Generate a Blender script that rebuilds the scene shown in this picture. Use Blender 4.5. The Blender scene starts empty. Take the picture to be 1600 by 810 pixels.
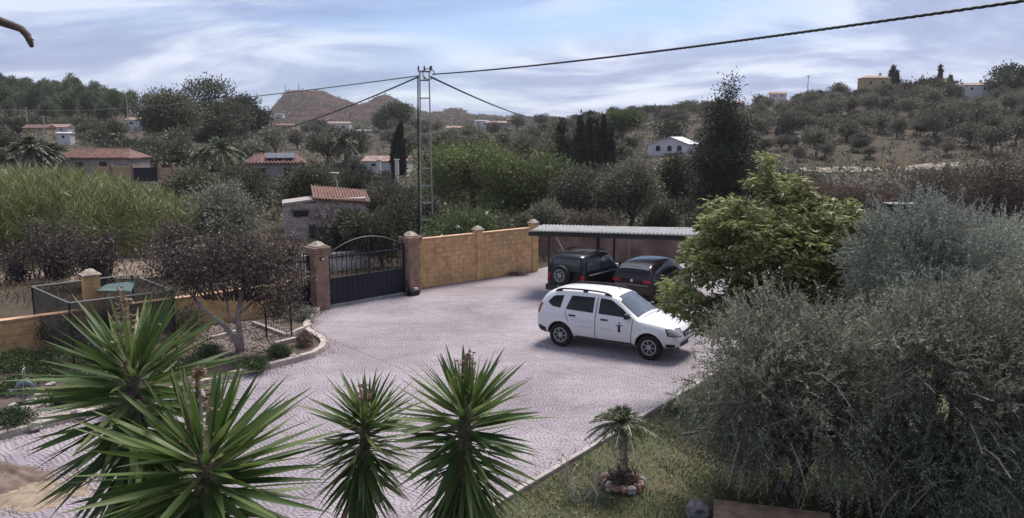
import bpy, bmesh, math, random
import numpy as np
from mathutils import Vector, Matrix
from mathutils.bvhtree import BVHTree

# ------------------------------------------------------------------ camera, sky, sun, exposure
SC = bpy.context.scene
COL = SC.collection
FPX, HZ, CH = 1209.0, 215.0, 5.9          # focal length in photo pixels, horizon row, eye height (m)
TH = math.atan((405 - HZ) / FPX); CT, ST = math.cos(TH), math.sin(TH)
cam_d = bpy.data.cameras.new('camera'); cam = bpy.data.objects.new('camera', cam_d); COL.objects.link(cam)
cam_d.sensor_width = 36; cam_d.lens = 36 * FPX / 1600; cam_d.clip_start = 0.1; cam_d.clip_end = 20000
cam.location = (0, 0, CH); cam.rotation_euler = (math.pi / 2 - TH, 0, 0)
SC.camera = cam
SUN_EL, SUN_AZ = math.radians(60), math.radians(28)     # azimuth clockwise from +Y (view direction)
W = bpy.data.worlds.new('World'); SC.world = W; W.use_nodes = True
nt = W.node_tree; nt.nodes.clear()
def N(t, typ, **kw):
    n = t.nodes.new(typ)
    for k, v in kw.items(): setattr(n, k, v)
    return n
sky = N(nt, 'ShaderNodeTexSky', sky_type='NISHITA', sun_disc=False, sun_elevation=SUN_EL, sun_rotation=SUN_AZ)
sky.air_density = 1.2; sky.dust_density = 0.15; sky.ozone_density = 1.5
tc = N(nt, 'ShaderNodeTexCoord'); sep = N(nt, 'ShaderNodeSeparateXYZ')
nt.links.new(tc.outputs['Generated'], sep.inputs[0])
def M_(t, op, a, b=None, clamp=False):
    n = N(t, 'ShaderNodeMath', operation=op); n.use_clamp = clamp
    for i, q in enumerate((a, b)):
        if q is None: continue
        if isinstance(q, (int, float)): n.inputs[i].default_value = q
        else: t.links.new(q, n.inputs[i])
    return n.outputs[0]
zz = M_(nt, 'ADD', M_(nt, 'MAXIMUM', sep.outputs['Z'], 0.0), 0.26)
comb = N(nt, 'ShaderNodeCombineXYZ')
nt.links.new(M_(nt, 'DIVIDE', sep.outputs['X'], zz), comb.inputs[0])
nt.links.new(M_(nt, 'DIVIDE', sep.outputs['Y'], zz), comb.inputs[1])
def noise(t, vec, scale, detail, rough=0.55, dist=0.0):
    n = N(t, 'ShaderNodeTexNoise'); n.inputs['Scale'].default_value = scale
    n.inputs['Detail'].default_value = detail; n.inputs['Roughness'].default_value = rough
    n.inputs['Distortion'].default_value = dist
    if vec is not None: t.links.new(vec, n.inputs['Vector'])
    return n.outputs['Fac']
def mapping(t, vec, loc=(0, 0, 0), rot=(0, 0, 0), sc=(1, 1, 1)):
    n = N(t, 'ShaderNodeMapping'); n.inputs[1].default_value = loc; n.inputs[2].default_value = rot; n.inputs[3].default_value = sc
    t.links.new(vec, n.inputs[0]); return n.outputs[0]
def ramp(t, fac, stops, interp='LINEAR'):
    n = N(t, 'ShaderNodeValToRGB'); cr = n.color_ramp; cr.interpolation = interp
    while len(cr.elements) < len(stops): cr.elements.new(0.5)
    for e, (p, c) in zip(cr.elements, stops):
        e.position = p; e.color = (*c, 1) if len(c) == 3 else c
    t.links.new(fac, n.inputs[0]); return n.outputs[0]
def mixc(t, fac, a, b, mode='MIX'):
    n = N(t, 'ShaderNodeMix', data_type='RGBA', blend_type=mode)
    for s, q in ((0, fac), (6, a), (7, b)):
        if isinstance(q, (int, float)): n.inputs[s].default_value = q
        elif isinstance(q, tuple): n.inputs[s].default_value = (*q, 1)
        else: t.links.new(q, n.inputs[s])
    return n.outputs[2]
mp = mapping(nt, comb.outputs[0], (2.3, 0.4, 0), (0, 0, 0.35), (0.55, 1.0, 1))
n1 = noise(nt, mp, 0.62, 5, 0.5, 0.5)
n2 = noise(nt, mapping(nt, comb.outputs[0], (5.1, 1.7, 0), (0, 0, 0.25), (0.6, 1.0, 1)), 1.9, 8, 0.58, 0.6)
cover = ramp(nt, n1, [(0.27, (0, 0, 0)), (0.48, (1, 1, 1))], 'EASE')
ccol = ramp(nt, n2, [(0.36, (0.135, 0.17, 0.285)), (0.48, (0.22, 0.26, 0.385)), (0.60, (0.45, 0.485, 0.56))])
skyc = mixc(nt, 1.0, sky.outputs[0], (0.43, 0.50, 0.66), 'MULTIPLY')
ccol = mixc(nt, 1.0, ccol, (9.1, 9.1, 9.1), 'MULTIPLY')
fin = mixc(nt, M_(nt, 'MULTIPLY', cover, 0.9), skyc, ccol)
bg = N(nt, 'ShaderNodeBackground'); bg.inputs['Strength'].default_value = 0.11
wo = N(nt, 'ShaderNodeOutputWorld')
nt.links.new(fin, bg.inputs[0]); nt.links.new(bg.outputs[0], wo.inputs[0])
sun_d = bpy.data.lights.new('sun', 'SUN'); sun_d.energy = 3.3; sun_d.angle = math.radians(24); sun_d.color = (1.0, 0.94, 0.88)
sun = bpy.data.objects.new('sun', sun_d); COL.objects.link(sun)
sdir = Vector((math.sin(SUN_AZ) * math.cos(SUN_EL), math.cos(SUN_AZ) * math.cos(SUN_EL), math.sin(SUN_EL)))
sun.rotation_euler = sdir.to_track_quat('Z', 'Y').to_euler(); sun.location = (0, 0, 60)
SC.view_settings.view_transform = 'Standard'; SC.view_settings.look = 'None'
SC.view_settings.exposure = 0.90; SC.view_settings.gamma = 1.0
SC.cycles.max_bounces = 6; SC.cycles.transparent_max_bounces = 12; SC.cycles.diffuse_bounces = 3

# ------------------------------------------------------------------ helpers
def ray(u, v):
    x = (u - 800) / FPX; y = (405 - v) / FPX
    return x, CT + y * ST, -ST + y * CT
def G(u, v, z=0.0):                       # place on a level plane seen at a photo pixel
    x, y, d = ray(u, v); t = (z - CH) / d
    return Vector((x * t, y * t, z))
def at(u, v, Y):                          # place at a given depth
    x, y, d = ray(u, v); t = Y / y
    return Vector((x * t, Y, CH + d * t))
def ux(u, Y): return (u - 800) / FPX / 1.0123 * Y
rng = np.random.default_rng(7)

def tag(o, label, cat, group=None):
    o['label'] = label; o['category'] = cat
    if group: o['group'] = group
    return o
def empty(name, loc=(0, 0, 0), rz=0.0):
    o = bpy.data.objects.new(name, None); COL.objects.link(o); o.location = loc; o.rotation_euler = (0, 0, rz)
    o.empty_display_size = 0.1
    return o
def thing(name, label, cat, loc=(0, 0, 0), rz=0.0, group=None): return tag(empty(name, loc, rz), label, cat, group)
def link(name, me, parent=None, loc=None, rz=None):
    o = bpy.data.objects.new(name, me); COL.objects.link(o)
    if parent is not None: o.parent = parent
    if loc is not None: o.location = loc
    if rz is not None: o.rotation_euler = (0, 0, rz)
    return o
def copy_tree(o, parent=None):
    c = o.copy(); COL.objects.link(c); c.parent = parent
    for ch in list(o.children): copy_tree(ch, c)
    return c
class MB:
    def __init__(s): s.v = []; s.f = []; s.m = []; s.mi = 0
    def add(s, vs, fs):
        b = len(s.v); s.v += [tuple(p) for p in vs]; s.f += [tuple(i + b for i in f) for f in fs]; s.m += [s.mi] * len(fs); return s
    def box(s, c, d, rz=0.0, top=1.0):
        cx, cy, cz = c; x, y, z = d[0] / 2, d[1] / 2, d[2] / 2; ca, sa = math.cos(rz), math.sin(rz); vs = []
        for k, t in ((-1, 1), (1, top)):
            for i, j in ((-1, -1), (1, -1), (1, 1), (-1, 1)):
                px, py = i * x * t, j * y * t; vs.append((cx + px * ca - py * sa, cy + px * sa + py * ca, cz + k * z))
        return s.add(vs, [(3, 2, 1, 0), (4, 5, 6, 7), (0, 1, 5, 4), (1, 2, 6, 5), (2, 3, 7, 6), (3, 0, 4, 7)])
    def tube(s, pts, rad, n=6, cap=True):
        pts = [Vector(p) for p in pts]; k = len(pts)
        if isinstance(rad, (int, float)): rad = [rad] * k
        vs = []; up = Vector((0.13, 0.29, 0.95))
        t0 = (pts[-1] - pts[0]).normalized()
        if abs(t0.dot(up)) > 0.9: up = Vector((1, 0.1, 0))
        for i, p in enumerate(pts):
            t = (pts[min(i + 1, k - 1)] - pts[max(i - 1, 0)]).normalized()
            a = t.cross(up).normalized(); b = a.cross(t)
            for j in range(n):
                q = 2 * math.pi * j / n; vs.append(p + (a * math.cos(q) + b * math.sin(q)) * rad[i])
        fs = [(i * n + j, i * n + (j + 1) % n, (i + 1) * n + (j + 1) % n, (i + 1) * n + j) for i in range(k - 1) for j in range(n)]
        if cap: fs += [tuple(range(n))[::-1], tuple(range((k - 1) * n, k * n))]
        return s.add(vs, fs)
    def bar(s, p, q, w, h=None):
        h = h or w; p, q = Vector(p), Vector(q); t = (q - p).normalized(); up = Vector((0, 0, 1))
        if abs(t.z) > 0.95: up = Vector((1, 0, 0))
        a = t.cross(up).normalized() * w / 2; b = a.normalized().cross(t) * h / 2
        vs = [e + i * a + j * b for e in (p, q) for i, j in ((-1, -1), (1, -1), (1, 1), (-1, 1))]
        return s.add(vs, [(0, 1, 2, 3), (7, 6, 5, 4), (0, 4, 5, 1), (1, 5, 6, 2), (2, 6, 7, 3), (3, 7, 4, 0)])
    def lathe(s, prof, n=20, o=(0, 0, 0), axis='z', closed=False):
        vs = []
        for r, h in prof:
            for j in range(n):
                q = 2 * math.pi * j / n; c, d = r * math.cos(q), r * math.sin(q)
                vs.append((o[0] + c, o[1] + d, o[2] + h) if axis == 'z' else (o[0] + c, o[1] + h, o[2] + d))
        k = len(prof); rr = range(k if closed else k - 1)
        return s.add(vs, [(i * n + j, i * n + (j + 1) % n, ((i + 1) % k) * n + (j + 1) % n, ((i + 1) % k) * n + j) for i in rr for j in range(n)])
    def prism(s, poly, z0, z1):
        n = len(poly); vs = [(x, y, z0) for x, y in poly] + [(x, y, z1) for x, y in poly]
        return s.add(vs, [tuple(range(n))[::-1], tuple(range(n, 2 * n))] + [(i, (i + 1) % n, n + (i + 1) % n, n + i) for i in range(n)])
    def mesh(s, name, mats, smooth=False):
        me = bpy.data.meshes.new(name); me.from_pydata(s.v, [], s.f)
        for m in (mats if isinstance(mats, (list, tuple)) else [mats]): me.materials.append(m)
        me.polygons.foreach_set('material_index', s.m)
        if smooth: me.polygons.foreach_set('use_smooth', [True] * len(s.f))
        bm = bmesh.new(); bm.from_mesh(me); bmesh.ops.recalc_face_normals(bm, faces=bm.faces); bm.to_mesh(me); bm.free()
        return me
    def build(s, name, mats, parent=None, loc=None, rz=None, smooth=False, bevel=0):
        o = link(name, s.mesh(name, mats, smooth), parent, loc, rz)
        if bevel:
            b = o.modifiers.new('bevel', 'BEVEL'); b.width = bevel; b.segments = 2; b.limit_method = 'ANGLE'
        return o
def npmesh(name, V, F, mats, smooth=False, mi=None):
    me = bpy.data.meshes.new(name); V = np.ascontiguousarray(V, np.float32); F = np.ascontiguousarray(F, np.int32); k = F.shape[1]
    me.vertices.add(len(V)); me.vertices.foreach_set('co', V.ravel())
    me.loops.add(F.size); me.loops.foreach_set('vertex_index', F.ravel())
    me.polygons.add(len(F)); me.polygons.foreach_set('loop_start', np.arange(0, F.size, k, dtype=np.int32))
    for m in (mats if isinstance(mats, (list, tuple)) else [mats]): me.materials.append(m)
    if mi is not None: me.polygons.foreach_set('material_index', np.ascontiguousarray(mi, np.int32))
    if smooth: me.polygons.foreach_set('use_smooth', np.ones(len(F), bool))
    me.update(calc_edges=True); return me
def unit(a): return a / (np.linalg.norm(a, axis=-1, keepdims=True) + 1e-9)
def leaves(P, D, L, Wd, fold=0.25, R=None):
    """rhombic leaves: P base, D direction, L length, Wd width -> V, F"""
    R = R or rng; n = len(P); D = unit(D); S = unit(np.cross(D, R.normal(size=(n, 3)))); Nn = np.cross(S, D)
    L = np.broadcast_to(np.asarray(L, float), (n,))[:, None]; Wd = np.broadcast_to(np.asarray(Wd, float), (n,))[:, None]
    mid = P + D * L * 0.45 + Nn * Wd * fold
    V = np.stack([P, mid + S * Wd * 0.5, P + D * L, mid - S * Wd * 0.5], 1).reshape(-1, 3)
    return V, np.arange(n * 4).reshape(n, 4)

# ------------------------------------------------------------------ materials
MATS = {}
def mat(name, col, rough=0.7, metal=0.0, vary=0.0, nscale=6.0, bump=0.0, bscale=30.0, spec=0.4, col2=None, coat=0.0, world=False):
    if name in MATS: return MATS[name]
    m = bpy.data.materials.new(name); m.use_nodes = True; t = m.node_tree; b = t.nodes['Principled BSDF']
    b.inputs['Roughness'].default_value = rough; b.inputs['Metallic'].default_value = metal
    b.inputs['Specular IOR Level'].default_value = spec; b.inputs['Coat Weight'].default_value = coat
    b.inputs['Base Color'].default_value = (*col, 1)
    if vary or col2:
        g = N(t, 'ShaderNodeNewGeometry').outputs['Position'] if world else N(t, 'ShaderNodeTexCoord').outputs['Object']
        f = noise(t, g, nscale, 5, 0.6)
        c2 = col2 or tuple(c * (1 - vary) for c in col); c1 = col if col2 else tuple(min(1, c * (1 + vary)) for c in col)
        cc = ramp(t, f, [(0.35, c2), (0.65, c1)])
        if world: cc = mixc(t, 0.42, cc, ramp(t, noise(t, mapping(t, g, sc=(1.3, 1.3, .35)), 1.0, 6, .7, .8), [(.30, (.66, .64, .62)), (.46, (1, 1, 1)), (.7, (1.12, 1.1, 1.05))]), 'MULTIPLY')
        t.links.new(cc, b.inputs['Base Color'])
    if bump:
        g = N(t, 'ShaderNodeTexCoord').outputs['Object']
        bn = N(t, 'ShaderNodeBump'); bn.inputs['Strength'].default_value = bump; bn.inputs['Distance'].default_value = 0.02
        t.links.new(noise(t, g, bscale, 4, 0.6), bn.inputs['Height']); t.links.new(bn.outputs[0], b.inputs['Normal'])
    MATS[name] = m; return m
def leafmat(name, cols, transl=0.3, rough=0.55, objvar=0.25, spec=0.3, clump=0.0):
    m = bpy.data.materials.new(name); m.use_nodes = True; t = m.node_tree; b = t.nodes['Principled BSDF']
    g = N(t, 'ShaderNodeNewGeometry'); oi = N(t, 'ShaderNodeObjectInfo')
    k = len(cols); c = ramp(t, g.outputs['Random Per Island'], [(i / max(1, k - 1), q) for i, q in enumerate(cols)])
    if clump:
        f = noise(t, N(t, 'ShaderNodeTexCoord').outputs['Object'], clump, 3)
        c = mixc(t, 0.7, c, ramp(t, f, [(0.35, (0.6, 0.6, 0.6)), (0.65, (1.3, 1.3, 1.2))]), 'MULTIPLY')
    if objvar:
        c = mixc(t, 1.0, c, ramp(t, oi.outputs['Random'], [(0, (1 - objvar,) * 3), (1, (1 + objvar, 1 + objvar, 1 + objvar * 0.6))]), 'MULTIPLY')
    t.links.new(c, b.inputs['Base Color']); b.inputs['Roughness'].default_value = rough; b.inputs['Specular IOR Level'].default_value = spec
    tr = N(t, 'ShaderNodeBsdfTranslucent'); t.links.new(c, tr.inputs[0])
    mx = N(t, 'ShaderNodeMixShader'); mx.inputs[0].default_value = transl
    t.links.new(b.outputs[0], mx.inputs[1]); t.links.new(tr.outputs[0], mx.inputs[2])
    t.links.new(mx.outputs[0], t.nodes['Material Output'].inputs[0])
    MATS[name] = m; return m
bark = mat('bark', (0.11, 0.085, 0.07), 0.9, vary=0.4, nscale=14, bump=0.6, bscale=40)
bark_pale = mat('bark_pale', (0.26, 0.21, 0.19), 0.9, vary=0.35, nscale=10, bump=0.5, bscale=40)
bark_dark = mat('bark_dark', (0.055, 0.045, 0.045), 0.9, vary=0.4, nscale=10)
twig_pale = mat('twig_pale', (0.30, 0.28, 0.24), 0.8)
L_olive = leafmat('olive_leaf', [(0.078, 0.085, 0.062), (0.17, 0.178, 0.14), (0.35, 0.36, 0.305)], 0.3, 0.6, 0.1, 0.2, 0.6)
L_silver = leafmat('silver_olive_leaf', [(0.11, 0.125, 0.105), (0.22, 0.24, 0.215), (0.40, 0.42, 0.39)], 0.25, 0.6, 0.1, 0.2, 0.6)
L_olive_far = leafmat('olive_leaf_far', [(0.062, 0.062, 0.045), (0.12, 0.117, 0.092), (0.20, 0.193, 0.16)], 0.2, 0.7, 0.42)
L_green = leafmat('broad_leaf', [(0.12, 0.135, 0.052), (0.225, 0.245, 0.095), (0.37, 0.385, 0.19)], 0.45, 0.45, 0.0, 0.3, 0.9)
L_tree = leafmat('tree_leaf', [(0.06, 0.08, 0.033), (0.11, 0.138, 0.055), (0.17, 0.20, 0.082)], 0.25, 0.6, 0.25, 0.3, 0.35)
L_dark = leafmat('dark_leaf', [(0.042, 0.045, 0.031), (0.082, 0.086, 0.056), (0.135, 0.138, 0.09)], 0.2, 0.6, 0.4)
L_pine = leafmat('pine_needle', [(0.046, 0.062, 0.034), (0.086, 0.112, 0.055), (0.13, 0.155, 0.078)], 0.15, 0.7, 0.35)
L_cyp = leafmat('cypress_leaf', [(0.028, 0.034, 0.026), (0.048, 0.055, 0.038), (0.07, 0.078, 0.052)], 0.15, 0.7, 0.2)
L_plum = leafmat('plum_leaf', [(0.045, 0.033, 0.035), (0.08, 0.058, 0.054), (0.13, 0.105, 0.08)], 0.25, 0.5, 0.1)
L_bramble = leafmat('bramble_leaf', [(0.07, 0.052, 0.047), (0.115, 0.088, 0.075), (0.16, 0.13, 0.10)], 0.2, 0.7, 0.3)
L_reed = leafmat('reed_leaf', [(0.08, 0.10, 0.036), (0.165, 0.195, 0.075), (0.33, 0.34, 0.17)], 0.3, 0.5, 0.0, 0.3, 0.25)
L_palm = leafmat('palm_leaf', [(0.045, 0.06, 0.03), (0.08, 0.10, 0.05), (0.13, 0.15, 0.08)], 0.2, 0.5, 0.2)
L_ground = leafmat('ground_cover_leaf', [(0.03, 0.05, 0.022), (0.06, 0.09, 0.036), (0.105, 0.14, 0.06)], 0.2, 0.5, 0.3)
L_grass = leafmat('grass_blade', [(0.036, 0.052, 0.014), (0.068, 0.08, 0.025), (0.12, 0.10, 0.055)], 0.25, 0.7, 0.0, 0.2, 0.5)
L_dry = leafmat('dry_grass', [(0.13, 0.10, 0.065), (0.20, 0.155, 0.105), (0.28, 0.22, 0.15)], 0.2, 0.8, 0.0, 0.2, 0.2)
L_dead = leafmat('dead_flower', [(0.14, 0.085, 0.055), (0.24, 0.16, 0.11), (0.34, 0.26, 0.2)], 0.2, 0.8, 0.0)
petal = mat('white_petal', (0.75, 0.74, 0.72), 0.7)
# ------------------------------------------------------------------ terrain
YK = np.array([0, 36, 45, 60, 90, 110, 128, 138, 180, 250, 350, 420, 600, 900, 1200, 2000, 6000], float)
KU = [0, 120, 210, 300, 400, 560, 700, 860, 1000, 1100, 1200, 1400, 1600]
KZ = np.array([
 [-.15, -.15, -.3, 0.0, 1.5, 2.5, 3.4, 3.8, 6.0, 11, 23, 27, 18, 10, 8, 5, 0],
 [-.15, -.15, -.4, -.2, 1.2, 2.2, 3.1, 3.5, 6.0, 10.5, 21, 25, 18, 12, 8, 5, 0],
 [-.15, -.15, -.5, -.5, 1.0, 2.0, 2.9, 3.2, 5.5, 9, 15, 18, 19, 15, 8, 5, 0],
 [-.15, -.15, -.5, -.8, 0.3, 1.2, 1.9, 2.4, 4.5, 8, 13, 16, 19, 20, 8, 5, 0],
 [-.15, -.15, -.6, -1., -.6, 0.1, 0.7, 1.1, 3.0, 6.5, 10, 12, 18, 20, 20, 5, 0],
 [-.15, -.15, -.8, -1.2, -1., -.5, 0.2, 0.6, 2.0, 5.0, 8.5, 11, 17, 20, 22, 5, 0],
 [-.15, -.15, -.8, -1.3, -1.2, -.7, -.1, 0.3, 2.0, 5.0, 8.5, 11, 17, 20, 22, 5, 0],
 [-.15, -.15, -.8, -1.3, -1.2, -.7, -.1, 0.4, 2.5, 6.0, 10.5, 13, 18, 20, 20, 5, 0],
 [-.15, -.15, -.8, -1.3, -1.2, -.4, 0.4, 1.2, 4.8, 10, 16, 18, 18, 15, 10, 5, 0],
 [-.15, -.15, -.8, -1.3, -1.2, -.5, 0.5, 1.5, 5.8, 13, 18.5, 20, 18, 14, 10, 5, 0],
 [-.15, -.15, -.8, -1.3, -1.2, -.6, 0.8, 2.2, 7.0, 16.5, 19, 19, 16, 12, 8, 5, 0],
 [-.15, -.15, -.6, -1.2, -.9, -.2, 1.3, 3.4, 9.5, 19.3, 19, 17, 12, 8, 8, 5, 0],
 [-.15, -.15, -.4, -.5, 0.0, 1.0, 2.2, 4.0, 10, 19, 19, 17, 12, 8, 8, 5, 0]])
RU = [370, 390, 400, 420, 435, 450, 468, 485, 500, 520, 540, 560, 570, 585, 600, 615, 635, 650, 665, 690, 708, 716, 724, 735, 760, 800, 860]
RV = [205, 196, 188, 176, 160, 147, 140, 139, 142, 149, 157, 163, 161, 154, 150, 152, 160, 170, 178, 175, 169, 167, 172, 179, 182, 183, 186]
CU = np.arange(-400, 2001, 10.0)
CZ = np.stack([np.interp(CU, KU, KZ[:, k]) for k in range(len(YK))], 1)
inr = (CU >= 370) & (CU <= 860)
CZ[inr, 13] = CH + (215 - np.interp(CU[inr], RU, RV)) * 900 / FPX * 0.985
CZ[inr, 14] = np.minimum(CZ[inr, 14], CZ[inr, 13] * 0.6)
CA = (CU - 800) / FPX / 1.0123
def ter(x, y, rough=True):
    x = np.atleast_1d(np.asarray(x, float)); y = np.atleast_1d(np.asarray(y, float))
    r = np.hypot(x, y); ph = np.clip(np.arctan2(x, y), -0.72, 0.72); a = np.tan(ph); Y = np.where(np.abs(np.arctan2(x, y)) > 0.72, r * 0.75, y)
    fi = np.clip((a - CA[0]) / (CA[1] - CA[0]), 0, len(CA) - 1.001); i = fi.astype(int); fr = fi - i
    k = np.clip(np.searchsorted(YK, Y, side='right') - 1, 0, len(YK) - 2); t = np.clip((Y - YK[k]) / (YK[k + 1] - YK[k]), 0, 1)
    z0 = CZ[i, k] * (1 - t) + CZ[i, k + 1] * t; z1 = CZ[i + 1, k] * (1 - t) + CZ[i + 1, k + 1] * t
    z = z0 * (1 - fr) + z1 * fr
    if rough:
        am = np.clip((r - 40) / 300, 0, 1)
        z = z + am * (0.6 * np.sin(x * .11 + 1.3) * np.sin(y * .083) + 0.35 * np.sin(x * .31 + y * .23) + 0.25 * np.sin(x * .53 - y * .61))
        tr_ = np.clip((a - 0.25) / .08, 0, 1) * np.clip((Y - 138) / 8, 0, 1) * np.clip((245 - Y) / 20, 0, 1)
        ph_ = (Y + 5 * np.sin(a * 9)) / 13.0 % 1.0; z = z + tr_ * 1.1 * (np.where(ph_ < .75, .5 - ph_ / .75, (ph_ - .75) / .25 - .5))
        am2 = np.clip((r - 620) / 250, 0, 1) * np.clip((1500 - r) / 300, 0, 1)
        z = z + am2 * (1.6 * np.abs(np.sin(x * .055 + 0.3 * np.sin(y * .03))) + 0.8 * np.sin(x * .17 + y * .05) - 1.2)
    return z
def tz(x, y): return float(ter(x, y)[0])
NR = 190
rr = np.concatenate([np.linspace(0, 36, 8), np.geomspace(40, 1500, NR - 20), np.geomspace(1700, 7000, 12)])
an = np.concatenate([np.linspace(-math.pi, -0.75, 24)[:-1], np.linspace(-0.75, 0.75, 420), np.linspace(0.75, math.pi, 24)[1:]])
AA, RR = np.meshgrid(an, rr); X = RR * np.sin(AA); Y = RR * np.cos(AA)
V = np.stack([X.ravel(), Y.ravel(), ter(X.ravel(), Y.ravel())], 1)
na = len(an); ii, jj = np.meshgrid(np.arange(len(rr) - 1), np.arange(na - 1), indexing='ij')
F = np.stack([ii * na + jj, ii * na + jj + 1, (ii + 1) * na + jj + 1, (ii + 1) * na + jj], -1).reshape(-1, 4)[:, ::-1]
def terrain_mat():
    m = bpy.data.materials.new('terrain'); m.use_nodes = True; t = m.node_tree; b = t.nodes['Principled BSDF']; b.inputs['Roughness'].default_value = 0.95
    b.inputs['Specular IOR Level'].default_value = 0.1
    g = N(t, 'ShaderNodeNewGeometry').outputs['Position']
    n1 = noise(t, g, 0.05, 6, 0.6); n2 = noise(t, g, 0.5, 6, 0.7); n3 = noise(t, g, 3.0, 5, 0.7)
    near = mixc(t, n1, (0.062, 0.048, 0.038), (0.045, 0.047, 0.027))
    near = mixc(t, ramp(t, n2, [(0.4, (0, 0, 0)), (0.7, (1, 1, 1))]), near, (0.085, 0.064, 0.052))
    red = ramp(t, noise(t, g, 0.035, 8, 0.72), [(0.40, (0.014, 0.015, 0.011)), (0.47, (0.036, 0.022, 0.017)), (0.57, (0.072, 0.034, 0.026)), (0.72, (0.105, 0.056, 0.043))])
    s = N(t, 'ShaderNodeSeparateXYZ'); t.links.new(g, s.inputs[0])
    c = mixc(t, M_(t, 'DIVIDE', M_(t, 'SUBTRACT', s.outputs['Y'], 480), 170, True), near, red)
    c = mixc(t, 0.8, c, ramp(t, n3, [(0.3, (0.65, 0.65, 0.65)), (0.7, (1.25, 1.22, 1.2))]), 'MULTIPLY')
    t.links.new(c, b.inputs['Base Color'])
    return m
terr = link('terrain', npmesh('terrain', V, F, terrain_mat(), True)); terr['kind'] = 'structure'

# ------------------------------------------------------------------ forecourt: stamped fan paving, kerbs, lawn, planting bed
def inpoly(px, py, poly):
    ins = np.zeros(len(px), bool); n = len(poly)
    for i in range(n):
        x0, y0 = poly[i][:2]; x1, y1 = poly[i - 1][:2]
        c = ((y0 > py) != (y1 > py)) & (px < (x1 - x0) * (py - y0) / (y1 - y0 + 1e-12) + x0); ins ^= c
    return ins
wl, wr = G(645, 452), G(830, 424)
e1 = (wr - wl).normalized(); e2 = Vector((-e1.y, e1.x, 0))
gl, gr = G(514, 481), G(633, 460)
k0, k1 = G(765, 801), G(1045, 632); kd = (k1 - k0).normalized(); kn = Vector((kd.y, -kd.x, 0))
lk = [G(*p) for p in ((-260, 775), (-120, 725), (0, 688), (90, 664), (160, 647), (240, 624), (320, 603), (390, 585), (450, 570), (490, 559), (506, 549), (510, 541), (506, 534), (494, 527), (484, 520), (481, 512), (488, 502), (497, 492), (500, 484))]
kA = k0 - kd * 16; kB = k1 + kd * 9
patio_poly = [tuple(p[:2]) for p in lk] + [tuple(gl[:2]), tuple(gr[:2]), tuple(wl[:2]), tuple(wr[:2]), (wr.x + 1.5, wr.y + 2.5), (14, 36), (16, 26), tuple(kB[:2]), tuple(kA[:2]), (-14, 0)]
def stone_mat(name, c1, c2, c3):
    m = bpy.data.materials.new(name); m.use_nodes = True; t = m.node_tree; b = t.nodes['Principled BSDF']; b.inputs['Roughness'].default_value = 0.62
    b.inputs['Specular IOR Level'].default_value = 0.35
    g = N(t, 'ShaderNodeNewGeometry'); p = g.outputs['Position']
    c = ramp(t, noise(t, p, 0.33, 6, 0.62, 0.6), [(0.3, c1), (0.5, c2), (0.72, c3)])
    c = mixc(t, 0.55, c, ramp(t, noise(t, mapping(t, p, rot=(0, 0, 0.6), sc=(0.25, 1.6, 1)), 1.0, 5, 0.65), [(0.3, (0.72, 0.70, 0.73)), (0.62, (1.12, 1.1, 1.12))]), 'MULTIPLY')
    c = mixc(t, 0.5, c, ramp(t, g.outputs['Random Per Island'], [(0, (0.90, 0.90, 0.90)), (1, (1.08, 1.08, 1.08))]), 'MULTIPLY')
    c = mixc(t, 0.5, c, ramp(t, noise(t, p, 14, 4, 0.7), [(0.3, (0.8, 0.8, 0.8)), (0.7, (1.15, 1.15, 1.15))]), 'MULTIPLY')
    c = mixc(t, 0.8, c, ramp(t, noise(t, p, 0.9, 5, 0.7, 1.2), [(0.28, (0.62, 0.60, 0.60)), (0.42, (1, 1, 1))]), 'MULTIPLY')
    t.links.new(c, b.inputs['Base Color'])
    bn = N(t, 'ShaderNodeBump'); bn.inputs['Strength'].default_value = 0.35; bn.inputs['Distance'].default_value = 0.01
    t.links.new(noise(t, p, 40, 4, 0.6), bn.inputs['Height']); t.links.new(bn.outputs[0], b.inputs['Normal'])
    return m
m_patio = stone_mat('stamped_concrete', (0.19, 0.163, 0.178), (0.265, 0.232, 0.25), (0.34, 0.302, 0.322))
m_joint = stone_mat('paving_joint', (0.152, 0.13, 0.14), (0.212, 0.185, 0.198), (0.275, 0.243, 0.257))
mb = MB(); mb.v = [(x, y, -0.010) for x, y in patio_poly]; mb.f = [tuple(range(len(patio_poly)))]; mb.m = [0]
patio = mb.build('driveway', m_joint); patio['kind'] = 'structure'
# fan (scallop) imprint: rings of small setts, real relief
R_, dr = 0.70, 0.0875
ox, oy = wl.x, wl.y; pa = np.array([e1.x, e1.y]); pb = np.array([e2.x, e2.y])
cells = []
for row in range(-38, 6):
    for c in range(-14, 13):
        cs = np.array([(2 * c + (row & 1)) * R_, row * R_])
        for k in range(1, 9):
            rad = (k - 0.5) * dr; ns = max(3, round(2 * math.pi * rad / 0.095)); th = (np.arange(ns) + 0.5 * (k & 1)) * 2 * math.pi / ns
            p = cs + rad * np.stack([np.cos(th), np.sin(th)], 1)
            ok = np.ones(ns, bool)
            for q in ((-R_, -R_), (R_, -R_), (0, -2 * R_)): ok &= np.hypot(p[:, 0] - cs[0] - q[0], p[:, 1] - cs[1] - q[1]) > R_ - 0.02
            for i in np.nonzero(ok)[0]: cells.append((p[i, 0], p[i, 1], th[i], 2 * math.pi * rad / ns))
cells = np.array(cells)
jx = np.abs(((cells[:, 0] + 2.0) / 4.2) % 1 - 0.5) * 4.2; jy = np.abs(((cells[:, 1] + 1.2) / 4.2) % 1 - 0.5) * 4.2
wx = ox + cells[:, 0] * pa[0] + cells[:, 1] * pb[0]; wy = oy + cells[:, 0] * pa[1] + cells[:, 1] * pb[1]
inner = [tuple(p) for p in patio_poly]
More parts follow.
